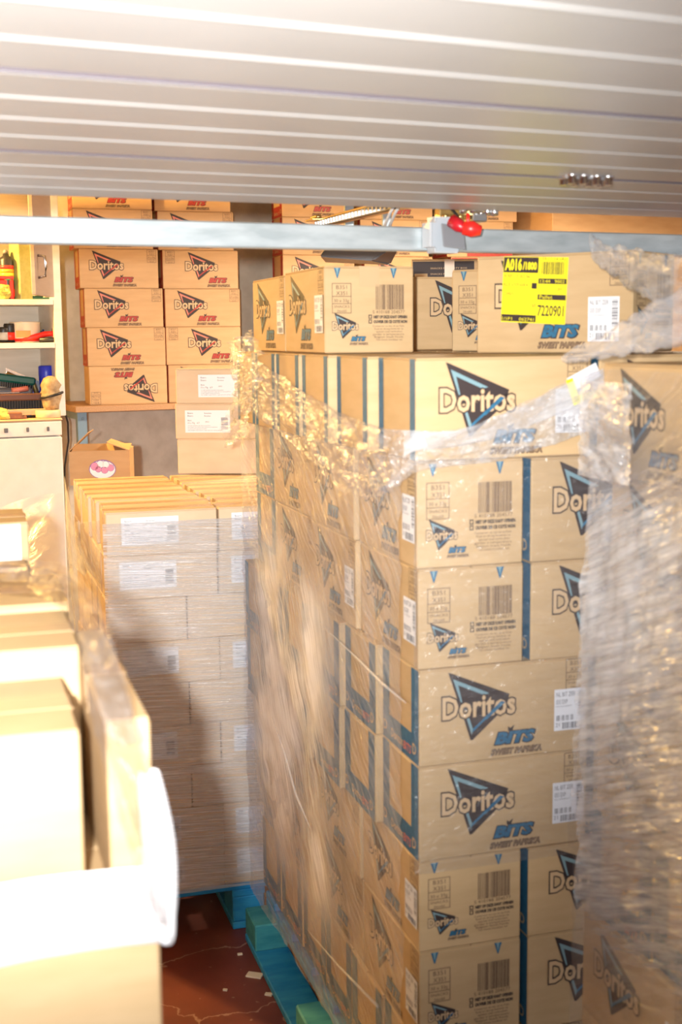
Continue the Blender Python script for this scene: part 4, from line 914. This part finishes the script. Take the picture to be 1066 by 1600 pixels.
for q in ((0, 1, 2, 3), (7, 6, 5, 4), (0, 4, 5, 1), (1, 5, 6, 2), (2, 6, 7, 3), (3, 7, 4, 0)): b.faces.new([vs[i] for i in q])
part('blade', b, M['steel'], t)
b = NB(); tube(b, [(-0.10, 0, 0.19), (-0.06, 0, 0.17), (0.02, 0, 0.14), (0.06, 0, 0.0)], 0.012, 8); part('grip', b, M['gold'], t, label='amber plastic grip')
t = thing('dark_green_brush', 'dark green scrubbing brush at the left under the middle shelf', 'brush', on_y(12, 575, YF+0.2).x, YF+0.2, zf+0.0, 0)
b = NB(); box(b, -0.10, 0.09, -0.03, 0.03, 0.150, 0.185, 0.008, Mx=Matrix.Rotation(0.15, 4, 'Y')); part('brush_back', b, M['green'], t)
b = NB()
for i in range(18): x = -0.09+i*0.01; box(b, x-0.002, x+0.002, -0.02, 0.02, 0.128, 0.152, Mx=Matrix.Rotation(0.15, 4, 'Y'))
part('bristles', b, M['black'], t)['kind'] = 'stuff'
b = NB(); box(b, -0.11, 0.10, -0.03, 0.05, 0.0, 0.128, 0.01); part('box_under', b, M['grey_dark'], t, label='dark box it sits on')
t = thing('putty_knife', 'steel scraper with a reddish grip lying on the dark box', 'scraper', on_y(12, 600, YF+0.12).x, YF+0.14, zf+0.107)
b = NB(); box(b, -0.08, 0.05, -0.02, 0.02, 0.0, 0.004, 0.001); part('blade', b, M['steel'], t); b = NB(); tube(b, [(0.02, 0, 0.01), (0.09, 0, 0.018)], 0.012, 8); part('grip', b, M['red_light'], t)
t = thing('yellow_rag', 'crumpled yellow rag at the left edge of the freezer top', 'rag', on_y(3, 640, YF+0.05).x, YF+0.05, zf)
b = NB(); bmesh.ops.create_icosphere(b, subdivisions=3, radius=0.04)
for v in b.verts: v.co *= 1+0.5*noise.noise(v.co*30); v.co.z = max(v.co.z*0.7+0.02, 0)
part('cloth', b, mat('yellow_cloth', (0.65, 0.50, 0.12), 0.9), t)
t = thing('wood_offcut', 'small red-brown wooden offcut on the freezer top', 'wood block', on_y(22, 640, YF+0.04).x, YF+0.035, zf); b = NB(); box(b, -0.035, 0.03, -0.015, 0.015, 0, 0.028, 0.003); box(b, 0.0, 0.05, -0.012, 0.012, 0.0, 0.012, 0.002); part('block', b, mat('red_brown_wood', (0.25, 0.09, 0.04), 0.6), t)
# power lead behind the freezer
b = NB(); tube(b, [on_y(98, 633, 6.0), on_y(106, 660, 6.1), on_y(107, 690, 6.2), on_y(101, 730, 6.2), on_y(101, 760, 6.2), on_y(101, 900, 6.2), on_y(100, 900, 6.2)+Vector((0, 0, 0.004-on_y(100, 900, 6.2).z))], 0.005, 6)
o = part('power_cord', b, M['black'], None); tag(o, 'thin black power cord hanging beside the freezer', 'cord')

# ------------------------------------------------------------------ open carton with a pink cloud print, behind the middle stack
oc_p = at_d(107, 738, 4.72); phc = math.radians(4)
oc = empty('open_carton', Vector((oc_p.x, oc_p.y, 1.206))+W(1, 0)*0.11+W(0, 1)*0.09, phc-A); tag(oc, 'open carton with raised flaps and a pink and white cloud print behind the middle stack', 'carton')
Lc, Wc, Hc = 0.222, 0.17, 0.122
b = NB()
for a_ in ((-Lc/2, Lc/2, -Wc/2, -Wc/2+0.004, 0, Hc), (-Lc/2, Lc/2, Wc/2-0.004, Wc/2, 0, Hc), (-Lc/2, -Lc/2+0.004, -Wc/2+0.004, Wc/2-0.004, 0, Hc), (Lc/2-0.004, Lc/2, -Wc/2+0.004, Wc/2-0.004, 0, Hc), (-Lc/2, Lc/2, -Wc/2, Wc/2, -0.004, 0)): box(b, *a_)
part('body', b, M['kraft_dark'], oc)
fl_ = bb(-Lc/2+0.01, Lc/2, 0, 0.10, 0, 0.003); part('flap', fl_, M['kraft_dark'], oc, loc=(0, -Wc/2, Hc), rot=(0.18, 0, 0), label='long front flap folded in')
part('flap', bb(0, 0.10, -Wc/2, Wc/2, 0, 0.003), M['kraft_dark'], oc, loc=(-Lc/2+0.0, 0, Hc), rot=(0, -0.75, 0), label='short left flap standing up')
part('flap', bb(-0.09, 0, -Wc/2, Wc/2, 0, 0.003), M['kraft_dark'], oc, loc=(Lc/2, 0, Hc), rot=(0, 0.35, 0), label='short right flap half raised')
M['pink'] = mat('pink_print', (0.75, 0.25, 0.42), 0.5); M['violet'] = mat('violet_print', (0.25, 0.12, 0.35), 0.5)
p = Print()
def disc(cx, cy, r, key, z, ry=None): p.poly([(cx+r*math.cos(k*math.pi/10), cy+(ry or r)*math.sin(k*math.pi/10)) for k in range(20)], key, z)
disc(0.01, 0.055, 0.050, 'violet', 0, 0.036); disc(0.01, 0.054, 0.047, 'label', 1, 0.033)
for cx, cy, r_, kk in ((-0.018, 0.066, 0.014, 'pink'), (0.003, 0.074, 0.013, 'label'), (0.022, 0.072, 0.013, 'label'), (0.040, 0.060, 0.012, 'pink'), (-0.005, 0.056, 0.011, 'pink'), (0.018, 0.052, 0.012, 'pink')):
    disc(cx, cy, r_+0.0015, 'violet', 2); disc(cx, cy, r_, kk, 3)
c = obj('cloud_print', p.mesh('cloud_print'), oc, (0.0, -Wc/2, 0), (r90, 0, 0))
# a pile of flat cartons that carries it
for i in range(4):
    plain(0.24, 0.22, 0.2995, 'kraft_dark', Vector((oc.location.x, oc.location.y, 0.001+i*0.3)) + W(0.02, 0.03), phc-A, 'hidden brown carton, %s of the pile under the open carton' % ('lowest', 'second', 'third', 'topmost')[i], 'hidden brown cartons under the open carton', tape=False)

# ------------------------------------------------------------------ door opener, rail, socket box, red pull
D_op = 4.1
c = at_d(560, 402, D_op)
op = empty('door_opener', c, 0); tag(op, 'grey plastic door opener motor unit hanging behind the crossbar', 'door opener')
op.rotation_euler = (0, 0, 0.10-A)
b = NB(); vs = [b.verts.new(v) for v in ((-0.09, -0.10, 0.045), (0.13, -0.10, 0.045), (0.13, 0.16, 0.045), (-0.09, 0.16, 0.045), (-0.135, -0.12, -0.005), (0.03, -0.12, -0.018), (0.12, 0.10, -0.02), (-0.10, 0.10, -0.01))]
for q in ((0, 1, 2, 3), (7, 6, 5, 4), (0, 4, 5, 1), (1, 5, 6, 2), (2, 6, 7, 3), (3, 7, 4, 0)): b.faces.new([vs[i] for i in q])
bmesh.ops.bevel(b, geom=b.edges[:], offset=0.006, segments=2, affect='EDGES')
part('cover', b, M['grey'], op)
b = NB(); box(b, -0.07, 0.12, -0.112, -0.10, 0.02, 0.04, 0.003); box(b, -0.05, 0.10, -0.08, 0.10, 0.045, 0.075, 0.004); part('housing', b, M['grey'], op)
for x in (-0.04, 0.08): part('hanger', bb(x, x+0.03, 0.02, 0.04, 0.07, 0.70, bev=0.002), M['galv'], op)
# rail from the opener towards the door
r0 = at_d(520, 352, 4.0); r1 = at_d(655, 318, 2.95)
r0.z = r1.z = max(r0.z, 2.03) if False else r0.z
ra = at_d(505, 348, 4.0); rb_ = at_d(640, 314, 2.8)
t = empty('opener_rail', ra); tag(t, 'zinc-gold and black toothed opener rail rising behind the crossbar', 'rail')
d = rb_-ra; ln = d.length; q = d.to_track_quat('X', 'Z'); t.rotation_euler = q.to_euler()
part('profile', bb(0, ln, -0.018, 0.018, -0.012, 0.012, bev=0.002), M['gold'], t)
b = NB(); box(b, 0.02, ln-0.02, -0.03, -0.019, -0.016, 0.004, 0.001)
part('chain_guide', b, M['black'], t)
for i in range(24):
    x = 0.05+i*(ln-0.1)/23; part('tooth', bb(x-0.006, x+0.006, -0.034, -0.030, -0.012, 0.0), M['steel'], t)
b = NB()
for i in range(4): lathe(b, [(0.012, 0), (0.012, 0.008), (0.006, 0.010)], 6, 0, (-0.06+i*0.03, -0.02, 0.012))
box(b, -0.11, 0.04, -0.04, 0.02, 0.006, 0.012, 0.001); part('bracket', b, M['gold'], t)
# grey cables
for i, (xa, xb) in enumerate(((604, 618), (612, 626))):
    b = NB(); tube(b, [at_d(xb, 318, 2.75), at_d(xa+6, 332, 2.78), at_d(xa, 346, 2.80), at_d(xa-4, 356, 2.85), at_d(xa-30, 357, 3.1)], 0.0035, 6)
    o = part('grey_cable', b, M['grey_light'], None); tag(o, '%s of two pale grey cables looping over the crossbar left of the socket box' % ('left', 'right')[i], 'cable', 'pale grey cables over the crossbar')
# socket box on the bar
sp_ = on_y(686, 369, yb-0.002)
sb = empty('socket_box', sp_, 0); tag(sb, 'rounded light grey surface socket box with a flap, mounted on the crossbar', 'socket box')
b = NB(); box(b, -0.040, 0.040, -0.032, 0.0, -0.037, 0.037, 0.0); bmesh.ops.bevel(b, geom=[e for e in b.edges if abs((e.verts[0].co-e.verts[1].co).y) > 0.01], offset=0.012, segments=4, affect='EDGES'); part('housing', b, M['grey_light'], sb)
b = NB(); box(b, -0.035, 0.038, -0.036, -0.031, -0.034, 0.034, 0.0); bmesh.ops.bevel(b, geom=[e for e in b.edges if abs((e.verts[0].co-e.verts[1].co).y) > 0.003], offset=0.010, segments=3, affect='EDGES'); part('front_plate', b, mat('pale_blue_plastic', (0.36, 0.40, 0.45), 0.4), sb)
b = NB(); box(b, -0.018, 0.036, -0.004, 0.0, -0.052, 0.0, 0.002); part('flap', b, M['grey'], sb, loc=(0, -0.040, 0.020), rot=(-0.35, 0.10, 0), label='mid grey hinged flap')
b = NB(); tube(b, [(0.012, -0.055, 0.018), (0.014, -0.05, 0.04), (0.006, -0.02, 0.068), (-0.01, 0.05, 0.09)], 0.0035, 8); part('lead', b, M['black'], sb, label='black cable')
# red pull
rpt = at_d(738, 361, 2.66)
rk = empty('red_release_knob', rpt); tag(rk, 'red release handle and bell on the door bracket right of the socket box', 'release handle')
b = NB(); tube(b, [(0.018, 0, 0), (0.0, 0, 0.004), (-0.02, 0, 0.006)], 0.015, 10, radii=[0.010, 0.017, 0.013]); part('knob', b, M['redp'], rk, rot=(0, 0, -A))
b = NB(); tube(b, [(-0.012, 0.01, 0.004), (-0.024, 0.02, 0.012), (-0.040, 0.03, 0.024)], 0.02, 10, radii=[0.008, 0.014, 0.014]); part('bell', b, mat('dark_red_plastic', (0.45, 0.01, 0.02), 0.35), rk, rot=(0, 0, -A))
b = NB(); tube(b, [(-0.01, 0, 0.01), (-0.01, 0, 0.035)], 0.004, 6); part('cord', b, M['redp'], rk)
pbk = at_d(722, 334, 2.78)
bk = empty('door_bracket', pbk, 0); tag(bk, 'perforated zinc bracket bolted under the door edge', 'bracket')
b = NB(); box(b, -0.06, 0.035, -0.012, 0.012, -0.012, 0.016, 0.002)
for i in range(5): lathe(b, [(0.007, 0), (0.007, 0.008)], 6, 0, (-0.05+i*0.018, -0.018, -0.012))
part('perforated_plate', b, M['gold'], bk)
b = NB(); box(b, 0.01, 0.045, -0.03, 0.015, -0.018, 0.022, 0.002); lathe(b, [(0.010, -0.004), (0.010, 0.0)], 12, 0, (0.028, -0.032, 0.0)); part('catch', b, M['steel'], bk)
b = NB()
for px_, py_ in ((724, 326), (740, 326), (762, 329), (773, 330)):
    q_ = at_d(px_, py_, 2.70)-pbk; lathe(b, [(0.004, -0.010), (0.0085, -0.008), (0.0085, 0.002), (0.004, 0.010)], 8, 0, q_)
part('bolt', b, M['steel'], bk)
# black carton with brown tape behind the top row
p = at_d(645, 440, 4.6); ph = math.radians(-3)
c = Vector((p.x, p.y, 0))+W(math.cos(ph), math.sin(ph))*0.118+W(0, 1)*0.10
ztb = at_d(690, 405, 4.6).z
o = plain(0.235, 0.20, 0.15, 'kraft', Vector((c.x, c.y, ztb-0.15)), ph-A, 'carton with a black printed front and brown tape, behind the socket box', 'cartons behind the centre stack', tape=False)
p_ = Print(); p_.rect(-0.112, 0.012, 0.105, 0.142, 'ink'); p_.rect(-0.106, 0.02, -0.06, 0.10, 'kraft', 1); p_.text('B351', -0.104, 0.07, 0.02, 'ink', 2, width=0.03)
for q in range(2): p_.text('SNACKS MIX PARTY BOX', -0.05, 0.115-q*0.02, 0.009, 'cream', 1, width=0.13)
face_part(o, 'black_print', p_.mesh('black_print'), 'F', 0.235, 0.20)
p_ = Print(); p_.rect(0.0, 0, 0.035, 0.15, 'tape', 3); face_part(o, 'tape', p_.mesh('tape'), 'F', 0.235, 0.20)
o2 = plain(0.12, 0.20, 0.15, 'kraft', Vector((c.x, c.y, ztb-0.152))+W(math.cos(ph), math.sin(ph))*0.182, ph-A, 'narrow kraft carton with a framed code, right of the black printed one', 'cartons behind the centre stack', tape=False)
p_ = Print(); code_panel(p_, -0.045, 0.09, 0.06, 0.045, 'ink'); face_part(o2, 'code_panel', p_.mesh('code_panel'), 'F', 0.12, 0.20)
for i in range(4):
    hh = (ztb-0.153)/4; plain(0.40, 0.30, hh-0.001, 'kraft_dark', Vector((c.x, c.y, i*hh))+W(0.05, 0.05), ph-A, 'hidden brown carton, %s of the pile under the black printed one' % ('lowest', 'second', 'third', 'topmost')[i], 'hidden brown cartons behind the centre stack', tape=False)
# long brown board / large carton across the back right
pr = on_y(832, 335, 6.0)
o = plain(2.7, 0.5, 1.38, 'kraft_dark', Vector((pr.x+1.50, 6.28, 1.30)), 0, 'very long brown carton lying high at the back right', 'large cartons at the back right', tape=False)
o = plain(2.7, 0.5, 0.498, 'kraft_dark', Vector((pr.x+1.75, 6.36, 0.801)), 0, 'second very long brown carton, under the first at the back right', 'large cartons at the back right', tape=False)

# ------------------------------------------------------------------ lamps as objects
t = empty('ceiling_lamp', (BULB.x, BULB.y, 2.75)); tag(t, 'bare warm bulb hanging under the garage ceiling', 'lamp')
b = NB(); tube(b, [(0, 0, 0), (0, 0, -0.12)], 0.004, 6); lathe(b, [(0.018, -0.17), (0.020, -0.12), (0.010, -0.11)], 14); part('lamp_holder', b, M['black'], t)
t = empty('fill_lamp', (FILL.x, FILL.y, 2.75)); tag(t, 'long unseen fill lamp, added on the garage ceiling', 'lamp'); t.rotation_euler = (0, 0, -A)
part('lamp_body', bb(-0.65, 0.65, -0.05, 0.05, -0.12, 0.0, bev=0.004), M['grey_light'], t)  # housing made up to go with the added fill light
b = NB(); tube(b, [(-0.6, 0, -0.135), (0.6, 0, -0.135)], 0.013, 10); part('tube', b, M['tube'], t)
# scraps on the floor
for i, (px_, py_, s_) in enumerate(((398, 1525, 0.022), (375, 1492, 0.007), (352, 1548, 0.006), (420, 1555, 0.010))):
    p = at_z(px_, py_, 0); b = NB(); box(b, -s_, s_, -s_*0.6, s_*0.6, 0.0, 0.0016, 0.0003)
    for v in b.verts: v.co.z += 0.003*abs(v.co.x)/s_ if v.co.z > 0 else 0
    o = obj('paper_scrap', to_mesh('paper_scrap', b, M['paper']), None, (p.x, p.y, 0.0003), (0, 0, random.uniform(0, 3))); tag(o, ('larger cream paper scrap on the red floor', 'tiny paper crumb nearest the blue pallet foot', 'tiny paper crumb left on the red floor', 'small paper crumb by the centre pallet')[i], 'paper scrap', 'scraps on the floor')
